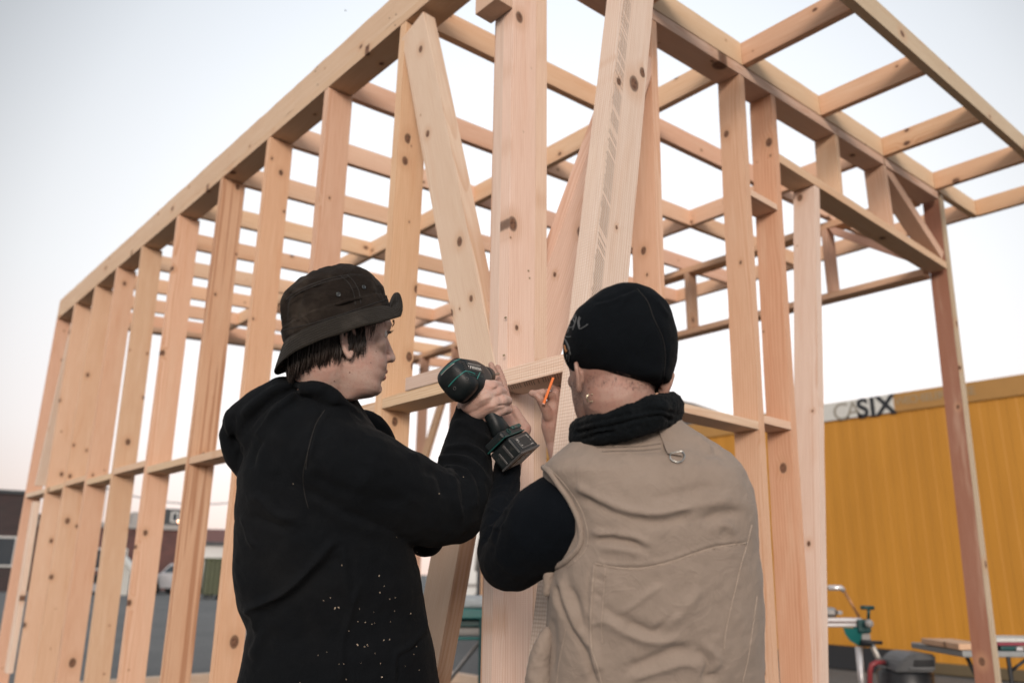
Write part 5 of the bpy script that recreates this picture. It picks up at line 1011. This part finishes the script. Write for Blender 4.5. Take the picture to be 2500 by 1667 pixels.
# loop with steel D ring below the collar
P = [on_surface(bvV, x, y, 0.004)[0] for x, y in cb([(800, 1040), (818, 1090), (838, 1140), (858, 1190), (872, 1222)])]
P = [p for p in P if p is not None]; bm = bmesh.new(); w_ = Vector(tuple(RIGHT))*0.0125; vr = []
for p in P:
    o1, o2 = p-w_+Vector(tuple(UP))*0.003, p+w_-Vector(tuple(UP))*0.001; back = Vector(tuple(FWD))*0.004
    vr.append([bm.verts.new(v) for v in (o1, o2, o2+back, o1+back)])
for a, b in zip(vr, vr[1:]):
    for i in range(4): bm.faces.new((a[i], a[(i+1) % 4], b[(i+1) % 4], b[i]))
bm.faces.new(vr[0]); bm.faces.new(vr[-1][::-1]); bm_obj('hanging_loop', bm, VEST_M, vest)
base_r = P[-1]; bm = bmesh.new(); pts = cb([(842, 1212), (836, 1228), (842, 1248), (862, 1264), (890, 1272), (915, 1266), (932, 1248), (936, 1228), (928, 1210), (915, 1198), (842, 1212)])
PP = []
for x, y in pts:
    q, n_ = on_surface(bvV, x, y, 0.004)
    if q is not None: PP.append(q)
add_tube(bm, PP, 0.0012, 8); bm_obj('d_ring', bm, plain('steel_ring', (0.55, 0.54, 0.50), 0.3, 1.0), vest, smooth=True)
# pocket flaps hanging at the left side
bm = bmesh.new(); chain(bm, [PX(1337, 1545, 1.40, 0.012), PX(1325, 1580, 1.39, 0.017), PX(1316, 1610, 1.39, 0.019), PX(1314, 1660, 1.39, 0.022), PX(1316, 1720, 1.40, 0.024)]); chain(bm, [PX(1300, 1628, 1.40, 0.006), PX(1310, 1622, 1.40, 0.010)]); chain(bm, [PX(1331, 1450, 1.40, 0.005), PX(1337, 1440, 1.40, 0.010), PX(1340, 1400, 1.40, 0.009)])
m2, co, ed = fuse(bm, 0.003, 2); finish('side_pocket', m2, rumple(m2, co, 0.003, 30, 3), VEST_M, vest)
bm = bmesh.new(); add_capsule(bm, hipB+UA*0.02, hipB-UA*0.06, 0.15, 0.15)
for q in (-1, 1):
    h0 = hipB+RH*q*0.085+np.array([0, 0, -0.06]); kn = np.array([hipB[0], hipB[1], 0.50])+RH*q*0.11+FH*0.03; an = np.array([hipB[0], hipB[1], 0.09])+RH*q*0.13-FH*0.02; chain(bm, [(*h0, 0.105), (*kn, 0.078), (*an, 0.066)])
m2, co, ed = fuse(bm, 0.012, 3); finish('trousers', m2, rumple(m2, co, 0.006, 9), JEAN_M, MB); boots(hipB, FH, RH, MB)
# pencil
bm = bmesh.new(); p0 = at(1340.5, 950, D0-0.045); p1 = at(1327.5, 985, D0-0.060); add_tube(bm, [p0-(p1-p0)*0.8, p1], 0.0037, 6)
pn = bm_obj('pencil', bm, plain('orange_lacquer', (0.75, 0.17, 0.03), 0.35), None); tag(pn, 'orange pencil held under the plank by the hand behind the leaning timber', 'pencil')
bm = bmesh.new(); add_cyl(bm, p1, p1+(p1-p0)/np.linalg.norm(p1-p0)*0.003, 0.0040, None, 12); bm_obj('pencil_end', bm, plain('pencil_end', (0.55, 0.30, 0.22), 0.6), pn)
# ------------------------------------------------------------------ yard behind: buildings, cars, skip
def gp(px, py): return hit(px, py, 2, 0.0)
def height_at(p, py):          # height whose image row is py above ground point p
    lo, hi = 0.0, 30.0
    for _ in range(40):
        m = (lo+hi)/2; y = project(np.array([[p[0], p[1], m]]))[1][0]
        if y > py: lo = m
        else: hi = m
    return lo
def brick_material(name, c1, c2, mortar):
    k = NT(name); o = k.obj(); sp = k.n('ShaderNodeSeparateXYZ'); k.l(o, sp.inputs[0]); cb_ = k.n('ShaderNodeCombineXYZ'); k.l(k.math('ADD', sp.outputs[0], sp.outputs[1]), cb_.inputs[0]); k.l(sp.outputs[2], cb_.inputs[1])
    b = k.n('ShaderNodeTexBrick'); k.l(cb_.outputs[0], b.inputs['Vector']); b.inputs['Color1'].default_value = (*c1, 1); b.inputs['Color2'].default_value = (*c2, 1); b.inputs['Mortar'].default_value = (*mortar, 1)
    b.inputs['Scale'].default_value = 1.0; b.inputs['Brick Width'].default_value = 0.26; b.inputs['Row Height'].default_value = 0.085; b.inputs['Mortar Size'].default_value = 0.008
    n = k.noise(o, 1.2, 4, 0.6); k.base(k.mix(k.smooth(n, 0.4, 0.7, 0, 0.6), b.outputs['Color'], (0.05, 0.03, 0.03))); k.rough(0.9); return k.m
BRICK = brick_material('red_brick', (0.13, 0.05, 0.045), (0.09, 0.038, 0.036), (0.11, 0.09, 0.085)); DBRICK = brick_material('dark_brick', (0.045, 0.03, 0.03), (0.03, 0.022, 0.022), (0.05, 0.045, 0.045))
SLATE = plain('dark_slate', (0.035, 0.042, 0.047), 0.6, var=0.3, scale=4); TILE = plain('red_tiles', (0.14, 0.055, 0.045), 0.8, var=0.4, scale=9); RENDER_W = plain('white_render', (0.55, 0.55, 0.54), 0.8, var=0.1, scale=2); GREYW = plain('grey_render', (0.30, 0.29, 0.28), 0.8, var=0.15, scale=2)
GLASS = plain('dark_glass', (0.03, 0.04, 0.05), 0.08, var=0.05); WFR = plain('window_paint', (0.6, 0.6, 0.58), 0.5)
class Block:
    """upright block from two ground points, local a along the face, b away from the viewer"""
    def __init__(s, A, B, depth):
        s.A = np.array([A[0], A[1], 0.0]); d = np.array([B[0]-A[0], B[1]-A[1], 0.0]); s.L = np.linalg.norm(d); s.a = d/s.L; n = np.array([-s.a[1], s.a[0], 0.0]); s.b = n if np.dot(n, s.A-CAM) > 0 else -n; s.D = depth
    def P(s, a, b, z): return s.A+s.a*a+s.b*b+np.array([0, 0, z])
    def box(s, name, a0, a1, b0, b1, z0, z1, mat, parent, bev=0.0):
        bm = bmesh.new(); add_hull8(bm, [s.P(a0, b0, z0), s.P(a1, b0, z0), s.P(a1, b1, z0), s.P(a0, b1, z0), s.P(a0, b0, z1), s.P(a1, b0, z1), s.P(a1, b1, z1), s.P(a0, b1, z1)], bev); return bm_obj(name, bm, mat, parent)
    def gable(s, name, a0, a1, b0, b1, z0, z1, mat, parent, over=0.25):
        bm = bmesh.new(); bmid = (b0+b1)/2; f = [s.P(a0-over, b0-over, z0), s.P(a0-over, b1+over, z0), s.P(a0-over, bmid, z1)]; g_ = [s.P(a1+over, b0-over, z0), s.P(a1+over, b1+over, z0), s.P(a1+over, bmid, z1)]
        v = [bm.verts.new(tuple(p)) for p in f+g_]
        for q in ((0, 1, 2), (3, 5, 4), (0, 2, 5, 3), (1, 4, 5, 2), (0, 3, 4, 1)): bm.faces.new([v[i] for i in q])
        return bm_obj(name, bm, mat, parent)
def window(b, parent, a, z, w, h, name='window'):
    f = b.box(name, a, a+w, -0.05, 0.02, z, z+h, WFR, parent); b.box('pane', a+0.08, a+w-0.08, -0.065, -0.045, z+0.08, z+h-0.08, GLASS, f); return f
# tall dark brick block at the left edge
b = Block(gp(-260, 1443), gp(28, 1443), 9); T1 = empty('brick_building', tuple(b.A), 'dark tall brick building at the left edge behind the frame', 'building')
h1 = height_at(b.P(b.L, 0, 0), 1207); b.box('wall', 0, b.L, 0, 9, 0, h1, DBRICK, T1); b.box('roof', -0.15, b.L+0.15, -0.15, 9.15, h1, h1+0.18, SLATE, T1); window(b, T1, b.L*0.45, 1.2, 1.2, 1.5); window(b, T1, b.L*0.72, 1.2, 1.2, 1.5)
# low workshop of red brick with slate upper floor
b = Block(gp(28, 1440), gp(468, 1441), 8); T2 = empty('brick_workshop', tuple(b.A), 'long low red brick workshop with slate attic seen between the studs', 'building')
h2 = height_at(b.P(b.L*0.5, 0, 0), 1288); b.box('wall', 0.05, b.L, 0, 8, 0, h2, BRICK, T2); b.box('cornice', 0.0, b.L+0.1, -0.2, 8.2, h2, h2+0.28, GREYW, T2)
fa = lambda px: float(np.dot(gp(px, 1440.5)-b.A, b.a))
h3 = height_at(b.P(fa(410), 0, 0), 1240); b.box('attic', fa(352), fa(452), 0.8, 6, h2+0.28, h3, SLATE, T2, 0.03); b.box('gable_wall', fa(300), fa(348), 0.6, 6, h2+0.28, h3-0.3, GREYW, T2)
h3b = height_at(b.P(fa(40), 0, 0), 1252); b.box('annexe', 0.05, fa(68), 0.3, 6, h2+0.28, h3b, SLATE, T2)
for q in range(3): window(b, T2, fa(392)+q*0.62, h2+0.45, 0.42, 0.6)
for q, c_ in enumerate((0, 1)):
    bm = bmesh.new(); c0 = b.P(fa(418)+q*0.35, 0.72, h2+0.55); sphere_bm(bm, c0, 0.055); lm = NT('lamp_glow%d' % q); lm.base((0.9, 0.4, 0.25)); lm.b.inputs['Emission Color'].default_value = (1.0, 0.42, 0.24, 1); lm.b.inputs['Emission Strength'].default_value = 22; bm_obj('wall_lamp', bm, lm.m, T2, smooth=True)
for px in (80, 130, 190, 250, 330): window(b, T2, fa(px), 1.1, 1.0, 1.2)
# garage with tiled roof and white surround
b = Block(gp(468, 1446), gp(640, 1447), 7); T3 = empty('garage', tuple(b.A), 'white garage with reddish tiled roof behind the green skip', 'building')
h4 = height_at(b.P(b.L*0.4, 0, 0), 1325); h5 = height_at(b.P(b.L*0.4, 3.5, 0), 1292); b.box('wall', 0, b.L, 0, 7, 0, h4, RENDER_W, T3); b.gable('roof', 0, b.L, 0, 7, h4, h5, TILE, T3); b.box('gutter', -0.2, b.L+0.2, -0.42, -0.28, h4-0.08, h4+0.04, SLATE, T3)
b.box('garage_door', 0.5, 2.9, -0.03, 0.02, 0, 1.75, plain('door_green', (0.05, 0.07, 0.06), 0.6), T3); bm = bmesh.new(); sphere_bm(bm, b.P(1.6, -0.1, h4-0.35), 0.14); bm_obj('door_lamp', bm, SLATE, T3, smooth=True)
# skip (waste container) of olive green ribbed steel
b = Block(gp(497, 1462), gp(560, 1462), 1.7); SK = empty('skip', tuple(b.A), 'olive green ribbed steel skip in front of the white garage', 'skip'); OLV = plain('olive_steel', (0.075, 0.085, 0.045), 0.6, var=0.3, scale=4)
hs_ = height_at(b.P(b.L/2, 0, 0), 1362); b.box('tub', 0, b.L, 0, 1.7, 0.18, hs_, OLV, SK, 0.02)
for q in range(6): b.box('rib', q*(b.L-0.10)/5, q*(b.L-0.10)/5+0.10, -0.08, 0.0, 0.18, hs_-0.1, OLV, SK, 0.01)
b.box('rim', -0.06, b.L+0.06, -0.10, 1.76, hs_-0.08, hs_+0.01, OLV, SK, 0.01)
for q in (0.1, b.L-0.4): b.box('foot', q, q+0.3, 0.1, 1.5, 0.0, 0.18, SLATE, SK)
# cars
def car(name, A, B, paint, label, group):
    """A, B: ground points at rear and front of the near side"""
    b = Block(A, B, 1.75); s = b.L/4.3; R = empty(name, tuple(b.A+b.a*b.L/2+b.b*0.87), label, 'car', group)
    TYR = plain('tyre', (0.012, 0.012, 0.012), 0.8); RIM = plain('rim', (0.35, 0.35, 0.36), 0.35, 0.9)
    prof = [(0.0, 0.42), (0.02, 0.75), (0.12, 0.92), (0.75, 0.98), (1.15, 1.02), (2.95, 0.98), (3.6, 0.92), (4.18, 0.78), (4.3, 0.55), (4.28, 0.30), (0.05, 0.28)]
    bm = bmesh.new(); n = len(prof); ins = [0.10, 0.02, 0.0, 0.0, 0.02, 0.10]; bs = [0.0, 0.06, 0.25, 1.5, 1.69, 1.75]
    rows = [[bm.verts.new(tuple(b.P((2.15+(x-2.15)*(1-ins[j]*0.3))*s, bs[j], 0.30+(z-0.30)*(1-ins[j]*0.4)))) for x, z in prof] for j in range(6)]
    for r0, r1 in zip(rows, rows[1:]):
        for i in range(n): bm.faces.new((r0[i], r0[(i+1) % n], r1[(i+1) % n], r1[i]))
    bm.faces.new(rows[0]); bm.faces.new(rows[-1][::-1]); bm_obj('body', bm, paint, R, smooth=False)
    cab = [(0.55, 0.96), (0.95, 1.38), (1.35, 1.46), (2.35, 1.45), (3.05, 0.98)]
    for nm, e, mt in (('cabin', 0.0, paint), ('windows', 0.012, GLASS)):
        bm = bmesh.new(); cc = cab if nm == 'cabin' else [(0.68, 1.02), (1.0, 1.34), (1.38, 1.39), (2.30, 1.38), (2.86, 1.02)]; off_ = 0.10-e; rows = []
        for bb, tz in ((off_, 0.0), (off_+0.13, 1.0), (1.75-off_-0.13, 1.0), (1.75-off_, 0.0)): pass
        v0 = [bm.verts.new(tuple(b.P(x*s, off_+(0.16*(z-0.96)/0.5), z))) for x, z in cc]; v1 = [bm.verts.new(tuple(b.P(x*s, 1.75-off_-(0.16*(z-0.96)/0.5), z))) for x, z in cc]; n = len(cc)
        for i in range(n): bm.faces.new((v0[i], v0[(i+1) % n], v1[(i+1) % n], v1[i]))
        bm.faces.new(v0[::-1]); bm.faces.new(v1); bm_obj(nm, bm, mt, R)
    b.box('windscreen', 2.50*s, 2.53*s, 0.3, 1.45, 1.0, 1.3, GLASS, R)
    for x in (0.85, 3.45):
        for yy_ in (0.0, 1.57):
            bm = bmesh.new(); add_cyl(bm, b.P(x*s, yy_-0.01, 0.31), b.P(x*s, yy_+0.19, 0.31), 0.31, None, 24); w_ = bm_obj('wheel', bm, TYR, R); bm = bmesh.new(); add_cyl(bm, b.P(x*s, yy_-0.02, 0.31), b.P(x*s, yy_+0.20, 0.31), 0.19, None, 16); bm_obj('rim', bm, RIM, w_)
    for x, z in ((0.0, 0.72), (4.22, 0.66)):
        for yy_ in (0.12, 1.35): b.box('tail_light' if x == 0 else 'headlight', x*s-0.02, x*s+0.08, yy_, yy_+0.28, z, z+0.14, plain('red_lens', (0.3, 0.02, 0.02), 0.2) if x == 0 else WFR, R)
    return R
car('parked_car', gp(462, 1451), gp(350, 1449), plain('silver_paint', (0.50, 0.50, 0.52), 0.3, 0.3, var=0.03), 'silver car parked before the brick workshop', 'cars parked in front of the workshop')
car('parked_car', gp(330, 1452), gp(205, 1450), plain('dark_paint', (0.01, 0.014, 0.017), 0.25, 0.2, var=0.03), 'nearly black car parked left of the silver one', 'cars parked in front of the workshop')
# barrier pole
bm = bmesh.new(); a_, c_ = gp(300, 1452), gp(330, 1456); pa = np.array([a_[0], a_[1], height_at(a_, 1372)]); pb = np.array([c_[0], c_[1], height_at(c_, 1402)]); BR = empty('barrier', tuple(a_), 'white slanting barrier pole above the nearly black car', 'barrier')
add_tube(bm, [pa+(pa-pb)*0.3, pb], 0.16, 8); bm_obj('boom', bm, WHT, BR); bm = bmesh.new(); add_box(bm, (a_[0]-0.15, a_[1]-0.15, 0), (a_[0]+0.15, a_[1]+0.15, pa[2])); bm_obj('post', bm, WHT, BR)
# overhead cable on two poles
poles = []
for px, ytop in ((212, 1190), (690, 1196)):
    p = gp(px, 1470); h = height_at(p, ytop); bm = bmesh.new(); add_tube(bm, [(p[0], p[1], 0), (p[0], p[1], h+0.25)], [0.11, 0.08], 12); poles.append(np.array([p[0], p[1], h]))
    tag(bm_obj('utility_pole', bm, plain('old_pole', (0.10, 0.08, 0.065), 0.9), None, smooth=True), 'thin wooden pole carrying the cable, '+('nearer the left edge' if px < 400 else 'behind the man in the bucket hat'), 'pole')
bm = bmesh.new(); A_, B_ = poles; P = [A_+(B_-A_)*t+np.array([0, 0, -1.05*4*t*(1-t)*0.55]) for t in np.linspace(0, 1, 24)]; add_tube(bm, P, 0.022, 6); tag(bm_obj('overhead_cable', bm, BLK, None, smooth=True), 'thin dark cable sagging across the pale sky behind the side wall', 'cable')
# bare twigs on the skyline at the left
bm = bmesh.new(); rnd = random.Random(3); c0 = gp(44, 1442)
for i in range(160):
    x_ = rnd.uniform(-1.6, 1.6); z0 = h3b+0.0; base_ = c0+np.array([RH[0]*x_, RH[1]*x_, 2.6])+FH*8; tp = base_+np.array([rnd.uniform(-.5, .5), rnd.uniform(-.5, .5), rnd.uniform(0.6, 1.75)]); add_tube(bm, [base_, (base_+tp)/2+np.array([rnd.uniform(-.1, .1), 0, 0]), tp], [0.03, 0.02, 0.006], 4)
TRT = empty('shrub', tuple(c0+FH*8), 'bare twiggy shrub on the skyline beside the dark brick building', 'shrub'); bm_obj('twigs', bm, plain('twig', (0.05, 0.035, 0.03), 0.9), TRT)
bm = bmesh.new(); q_ = c0+FH*8; add_tube(bm, [(q_[0], q_[1], 0), (q_[0], q_[1], 2.7)], [0.14, 0.09], 10); bm_obj('trunk', bm, plain('bark', (0.06, 0.045, 0.035), 0.9), TRT)
# white delivery van seen in the gap at the corner
b = Block(gp(1215, 1492), gp(1040, 1490), 2.0); VN = empty('delivery_van', tuple(b.A), 'white delivery van far behind the corner, seen in the gap between braces', 'van'); VW = plain('van_white', (0.62, 0.63, 0.62), 0.35, var=0.04)
bm = bmesh.new(); L_ = b.L; pr = [(0, 0.35), (0, 2.35), (0.08, 2.5), (L_*0.78, 2.5), (L_*0.88, 1.75), (L_*0.99, 1.35), (L_, 0.9), (L_, 0.35)]; v0 = [bm.verts.new(tuple(b.P(x, 0, z))) for x, z in pr]; v1 = [bm.verts.new(tuple(b.P(x, 2.0, z))) for x, z in pr]
for i in range(8): bm.faces.new((v0[i], v0[(i+1) % 8], v1[(i+1) % 8], v1[i]))
bm.faces.new(v0[::-1]); bm.faces.new(v1); bm_obj('body', bm, VW, VN); b.box('door', L_*0.70, L_*0.86, -0.01, 0.01, 0.5, 1.6, VW, VN); b.box('window', L_*0.70, L_*0.84, -0.02, 0.0, 1.6, 2.15, GLASS, VN); b.box('side_rail', 0.1, L_*0.95, -0.03, 0.0, 0.75, 0.85, GREYW, VN)
for x in (L_*0.2, L_*0.85):
    bm = bmesh.new(); add_cyl(bm, b.P(x, -0.02, 0.34), b.P(x, 0.22, 0.34), 0.34, None, 20); bm_obj('wheel', bm, plain('tyre', (0.012, 0.012, 0.012), 0.8), VN)
# workbench with teal saw table, seen in the same gap
DW = 6.2; wb = at(1135, 1510, DW); TEAL = plain('teal_paint', (0.008, 0.115, 0.110), 0.4, var=0.15); TDK = plain('dark_teal', (0.005, 0.05, 0.05), 0.45)
WB = empty('saw_bench', (wb[0], wb[1], 0), 'teal folding saw bench with clutter beyond the corner post', 'saw bench')
def vbox(name, l, r, t, bt, d, th, mat, parent, bev=0.01):
    P = []
    for dd in (0, th):
        A = at(l, bt, d); B = at(r, bt, d); T = at(l, t, d); h = T[2]-A[2]
        for q in (A, B): P.append(q+FH*dd)
        for q in (B, A): P.append(np.array([q[0], q[1], A[2]+h])+FH*dd)
    bm = bmesh.new(); add_hull8(bm, P, bev); return bm_obj(name, bm, mat, parent)
vbox('table_top', 1085, 1185, 1484, 1510, DW, 0.6, TEAL, WB); vbox('motor_box', 1100, 1180, 1512, 1530, DW+0.1, 0.4, TDK, WB); vbox('guard_rail', 1085, 1185, 1553, 1562, DW, 0.03, TEAL, WB); vbox('tool_tray', 1095, 1180, 1530, 1552, DW+0.1, 0.4, GREYW, WB, 0.03)
for x in (1092, 1176):
    for k_ in (0, 0.55):
        t_ = at(x, 1510, DW+k_); bm = bmesh.new(); add_tube(bm, [t_, (t_[0], t_[1], 0)], 0.018, 8); bm_obj('leg', bm, TDK, WB)
bm = bmesh.new(); t_ = at(1176, 1560, DW); add_tube(bm, [t_, at(1092, 1665, DW)], 0.016, 8); bm_obj('diagonal', bm, STEEL, WB)
g_ = vbox('grey_tarpaulin', 1090, 1190, 1455, 1484, DW+0.05, 0.5, plain('tarp_grey', (0.36, 0.40, 0.42), 0.6, var=0.2), None, 0.03); tag(g_, 'folded grey tarpaulin lying on the teal saw bench', 'tarpaulin')
# barrel roofed storage tent behind the container
TN = empty('storage_tent', tuple(at(1600, 1400, 18.0)*np.array([1, 1, 0])), 'dark grey barrel roofed storage tent rising behind the container', 'tent'); bm = bmesh.new(); c_ = at(1600, 1400, 18.0); R_ = 4.02; rows = []
for dd in (0, 9):
    ring_ = [(-R_, -c_[2])]+[(-R_*math.cos(t), R_*math.sin(t)) for t in np.linspace(0, PI, 25)]+[(R_, -c_[2])]
    rows.append([bm.verts.new(tuple(c_+RH*x+FH*dd+np.array([0, 0, z]))) for x, z in ring_])
for i in range(len(rows[0])-1): bm.faces.new((rows[0][i], rows[0][i+1], rows[1][i+1], rows[1][i]))
bm.faces.new(rows[0]); bm.faces.new(rows[1][::-1]); bm_obj('canvas', bm, plain('tent_grey', (0.045, 0.048, 0.052), 0.7, var=0.2, scale=2), TN, smooth=False)
bm = bmesh.new(); P = [c_+RH*(-R_*1.004*math.cos(t))-FH*0.02+np.array([0, 0, R_*1.004*math.sin(t)]) for t in np.linspace(0, PI, 25)]; add_tube(bm, P, 0.04, 8); bm_obj('edge_hoop', bm, GREYW, TN, smooth=True)

# ------------------------------------------------------------------ things in front of the container
BLKP = plain('black_board', (0.008, 0.009, 0.011), 0.6, var=0.2)
c1, c2 = hit(1995, 1570, 0, CX-0.25), hit(2240, 1590, 0, CX-0.25)
bm = bmesh.new(); add_hull8(bm, [(CX-0.50, c2[1], 0.0), (CX-0.50, c1[1], 0.0), (CX-0.44, c1[1], 0.0), (CX-0.44, c2[1], 0.0), (CX-0.25, c2[1], c2[2]), (CX-0.25, c1[1], c1[2]), (CX-0.19, c1[1], c1[2]), (CX-0.19, c2[1], c2[2])], 0.01)
tag(bm_obj('black_panel', bm, BLKP, None), 'flat black panel leaning against the foot of the yellow container', 'panel')
# mitre saw stand
DS_ = 6.0; MS = empty('saw_stand', tuple(at(2110, 1600, DS_)*np.array([1, 1, 0])), 'aluminium and teal mitre saw stand before the yellow container', 'saw stand')
ALU = plain('aluminium', (0.62, 0.61, 0.62), 0.35, 0.6, var=0.06)
def vtube(name, pts, r, mat, parent, d=DS_, n=12): bm = bmesh.new(); add_tube(bm, [at(*(p if len(p) == 3 else (*p, d))) for p in pts], r, n); return bm_obj(name, bm, mat, parent, smooth=True)
rl = vbox('rail', 1930, 2108, 1506, 1530, DS_, 0.06, ALU, MS, 0.008); vbox('rail_slot', 1930, 2096, 1514, 1520, DS_-0.004, 0.003, plain('slot', (0.12, 0.07, 0.06), 0.6), rl, 0.0005)
for side_ in (1930, ): vtube('rail_leg', [(1950, 1530), (1925, 1800, DS_+0.2)], 0.026, ALU, MS)
bm = bmesh.new(); fan = [(2058, 1531), (2112, 1533), (2112, 1577), (2092, 1574), (2074, 1562), (2063, 1546)]; v0 = [bm.verts.new(tuple(at(x, y, DS_-0.02))) for x, y in fan]; v1 = [bm.verts.new(tuple(at(x, y, DS_+0.03))) for x, y in fan]
for i in range(6): bm.faces.new((v0[i], v0[(i+1) % 6], v1[(i+1) % 6], v1[i]))
bm.faces.new(v0[::-1]); bm.faces.new(v1); bm_obj('bracket', bm, TEAL, MS)
vbox('clamp_block', 2098, 2130, 1512, 1545, DS_-0.05, 0.12, TDK, MS, 0.015); vbox('clamp_neck', 2106, 2128, 1545, 1570, DS_-0.04, 0.09, GREYW, MS, 0.01); vbox('foot_block', 2104, 2132, 1560, 1578, DS_-0.05, 0.12, BLK, MS, 0.012)
vtube('lever', [(2104, 1567, DS_-0.08), (2153, 1568, DS_-0.08)], 0.013, BLK, MS); vtube('stem', [(2120, 1512), (2121, 1484)], 0.011, TDK, MS); vtube('t_handle', [(2102, 1482), (2133, 1483)], 0.015, TDK, MS)
bm = bmesh.new(); sphere_bm(bm, at(2122, 1521, DS_-0.1), 0.03); bm_obj('knob', bm, GREYW, MS, smooth=True)
vtube('leg', [(2096, 1578), (2113, 1760, DS_-0.1)], 0.024, ALU, MS); vtube('leg', [(2130, 1576), (2215, 1750, DS_+0.1)], 0.020, plain('dull_aluminium', (0.40, 0.38, 0.35), 0.4, 0.5), MS)
vtube('upper_rod', [(2022, 1434), (2052, 1434), (2060, 1440)], 0.020, ALU, MS, 6.1); vtube('support_rod', [(2060, 1440, 6.1), (2098, 1506, 6.02)], 0.011, plain('copper_rod', (0.35, 0.18, 0.08), 0.45, 0.3), MS)
vbox('saw_base', 2000, 2046, 1482, 1506, DS_, 0.15, STEEL, MS, 0.02); vbox('stop', 2046, 2058, 1490, 1500, DS_, 0.05, GREYW, MS, 0.006)
# red bent tube of a hand cart
HCT = empty('hand_cart', tuple(at(2140, 1640, 5.7)*np.array([1, 1, 0])), 'bent red tube handle of a hand cart below the saw stand', 'hand cart'); vtube('handle', [(2122, 1760, 5.7), (2124, 1640, 5.7), (2128, 1622, 5.7), (2140, 1616, 5.7), (2158, 1616, 5.75)], 0.018, plain('red_paint', (0.22, 0.03, 0.035), 0.45), HCT)
vtube('grip', [(2158, 1616, 5.75), (2195, 1626, 5.9)], 0.020, BLK, HCT); vtube('handle_post', [(2195, 1626, 5.9), (2200, 1760, 5.9)], 0.018, plain('red_paint', (0.22, 0.03, 0.035), 0.45), HCT)
# black shop vacuum with grey hood
DV = 5.6; SV = empty('shop_vacuum', tuple(at(2235, 1650, DV)*np.array([1, 1, 0])), 'black shop vacuum with dull grey curved hood before the container', 'vacuum'); VBL = plain('vacuum_black', (0.010, 0.011, 0.013), 0.4, var=0.2); VGR = plain('vacuum_grey', (0.13, 0.135, 0.14), 0.5, var=0.15)
bm = bmesh.new(); Pf = [(2186, 1640), (2198, 1618), (2214, 1602), (2230, 1594), (2284, 1597), (2287, 1610), (2284, 1640)]; v0 = [bm.verts.new(tuple(at(x, y, DV))) for x, y in Pf]; v1 = [bm.verts.new(tuple(at(x, y, DV)+FH*0.32)) for x, y in Pf]; n = len(Pf)
for i in range(n): bm.faces.new((v0[i], v0[(i+1) % n], v1[(i+1) % n], v1[i]))
bm.faces.new(v0[::-1]); bm.faces.new(v1); bmesh.ops.bevel(bm, geom=bm.edges[:], offset=0.012, segments=2, affect='EDGES'); bm_obj('hood', bm, VGR, SV)
vbox('air_grille', 2232, 2283, 1604, 1626, DV-0.012, 0.02, VBL, SV, 0.006); vbox('hood_band', 2222, 2284, 1628, 1634, DV-0.016, 0.02, VGR, SV, 0.004)
bm = bmesh.new(); cx_ = at(2238, 1640, DV)+FH*0.18; add_tube(bm, [(cx_[0], cx_[1], 0.08), (cx_[0], cx_[1], cx_[2]-0.02), (cx_[0], cx_[1], cx_[2]+0.01)], [0.17, 0.19, 0.16], 24); bm_obj('drum', bm, VBL, SV, smooth=True)
for q in (-1, 1): bm = bmesh.new(); add_cyl(bm, (cx_[0]+RH[0]*0.16*q, cx_[1]+RH[1]*0.16*q, 0.08), (cx_[0]+RH[0]*0.21*q, cx_[1]+RH[1]*0.21*q, 0.08), 0.08, None, 16); bm_obj('wheel', bm, VBL, SV)
vtube('hose_socket', [(2184, 1642, DV+0.1), (2196, 1636, DV+0.1)], 0.035, VGR, SV)
# trestle table with board, long packet and tools at the right edge
DT = 5.2; TT = empty('trestle_table', tuple(at(2440, 1650, DT)*np.array([1, 1, 0])), 'grey metal trestle table at the right edge of the yard', 'table')
vbox('table_rail', 2352, 2620, 1588, 1604, DT, 0.7, plain('grey_metal', (0.28, 0.29, 0.29), 0.4, 0.4), TT, 0.006)
for x in (2461, 2610):
    for k_ in (0.0, 0.65): a_ = at(x, 1602, DT+k_); bm = bmesh.new(); add_tube(bm, [a_, (a_[0], a_[1], 0)], 0.014, 8); bm_obj('leg', bm, BLK, TT)
a_ = at(2352+8, 1602, DT+0.3); bm = bmesh.new(); add_tube(bm, [a_, (a_[0]+RH[0]*0.25, a_[1]+RH[1]*0.25, 0)], 0.014, 8); bm_obj('leg', bm, BLK, TT)
vtube('strut', [(2464, 1640, DT), (2510, 1605, DT)], 0.010, BLK, TT)
o = vbox('board', 2342, 2425, 1571, 1586, DT+0.02, 0.5, WOOD, None, 0.004); o.color = (0.62, 0.42, 0.28, 1); tag(o, 'pale wooden board lying on the left end of the trestle table', 'board')
o = vbox('long_packet', 2436, 2620, 1566, 1575, DT+0.05, 0.3, plain('packet_red', (0.22, 0.03, 0.05), 0.5), None, 0.003); tag(o, 'long white and dark red packet lying on the trestle table', 'packet'); vbox('white_lid', 2434, 2622, 1557, 1566.5, DT+0.045, 0.31, WHT, o, 0.003)
o = vbox('power_tool', 2445, 2492, 1575.5, 1588, DT+0.04, 0.22, TDK, None, 0.01); tag(o, 'dark teal power tool on the table under the white and red packet', 'tool'); vbox('tool_shoe', 2484, 2500, 1579, 1588, DT+0.02, 0.1, ALU, o, 0.004)
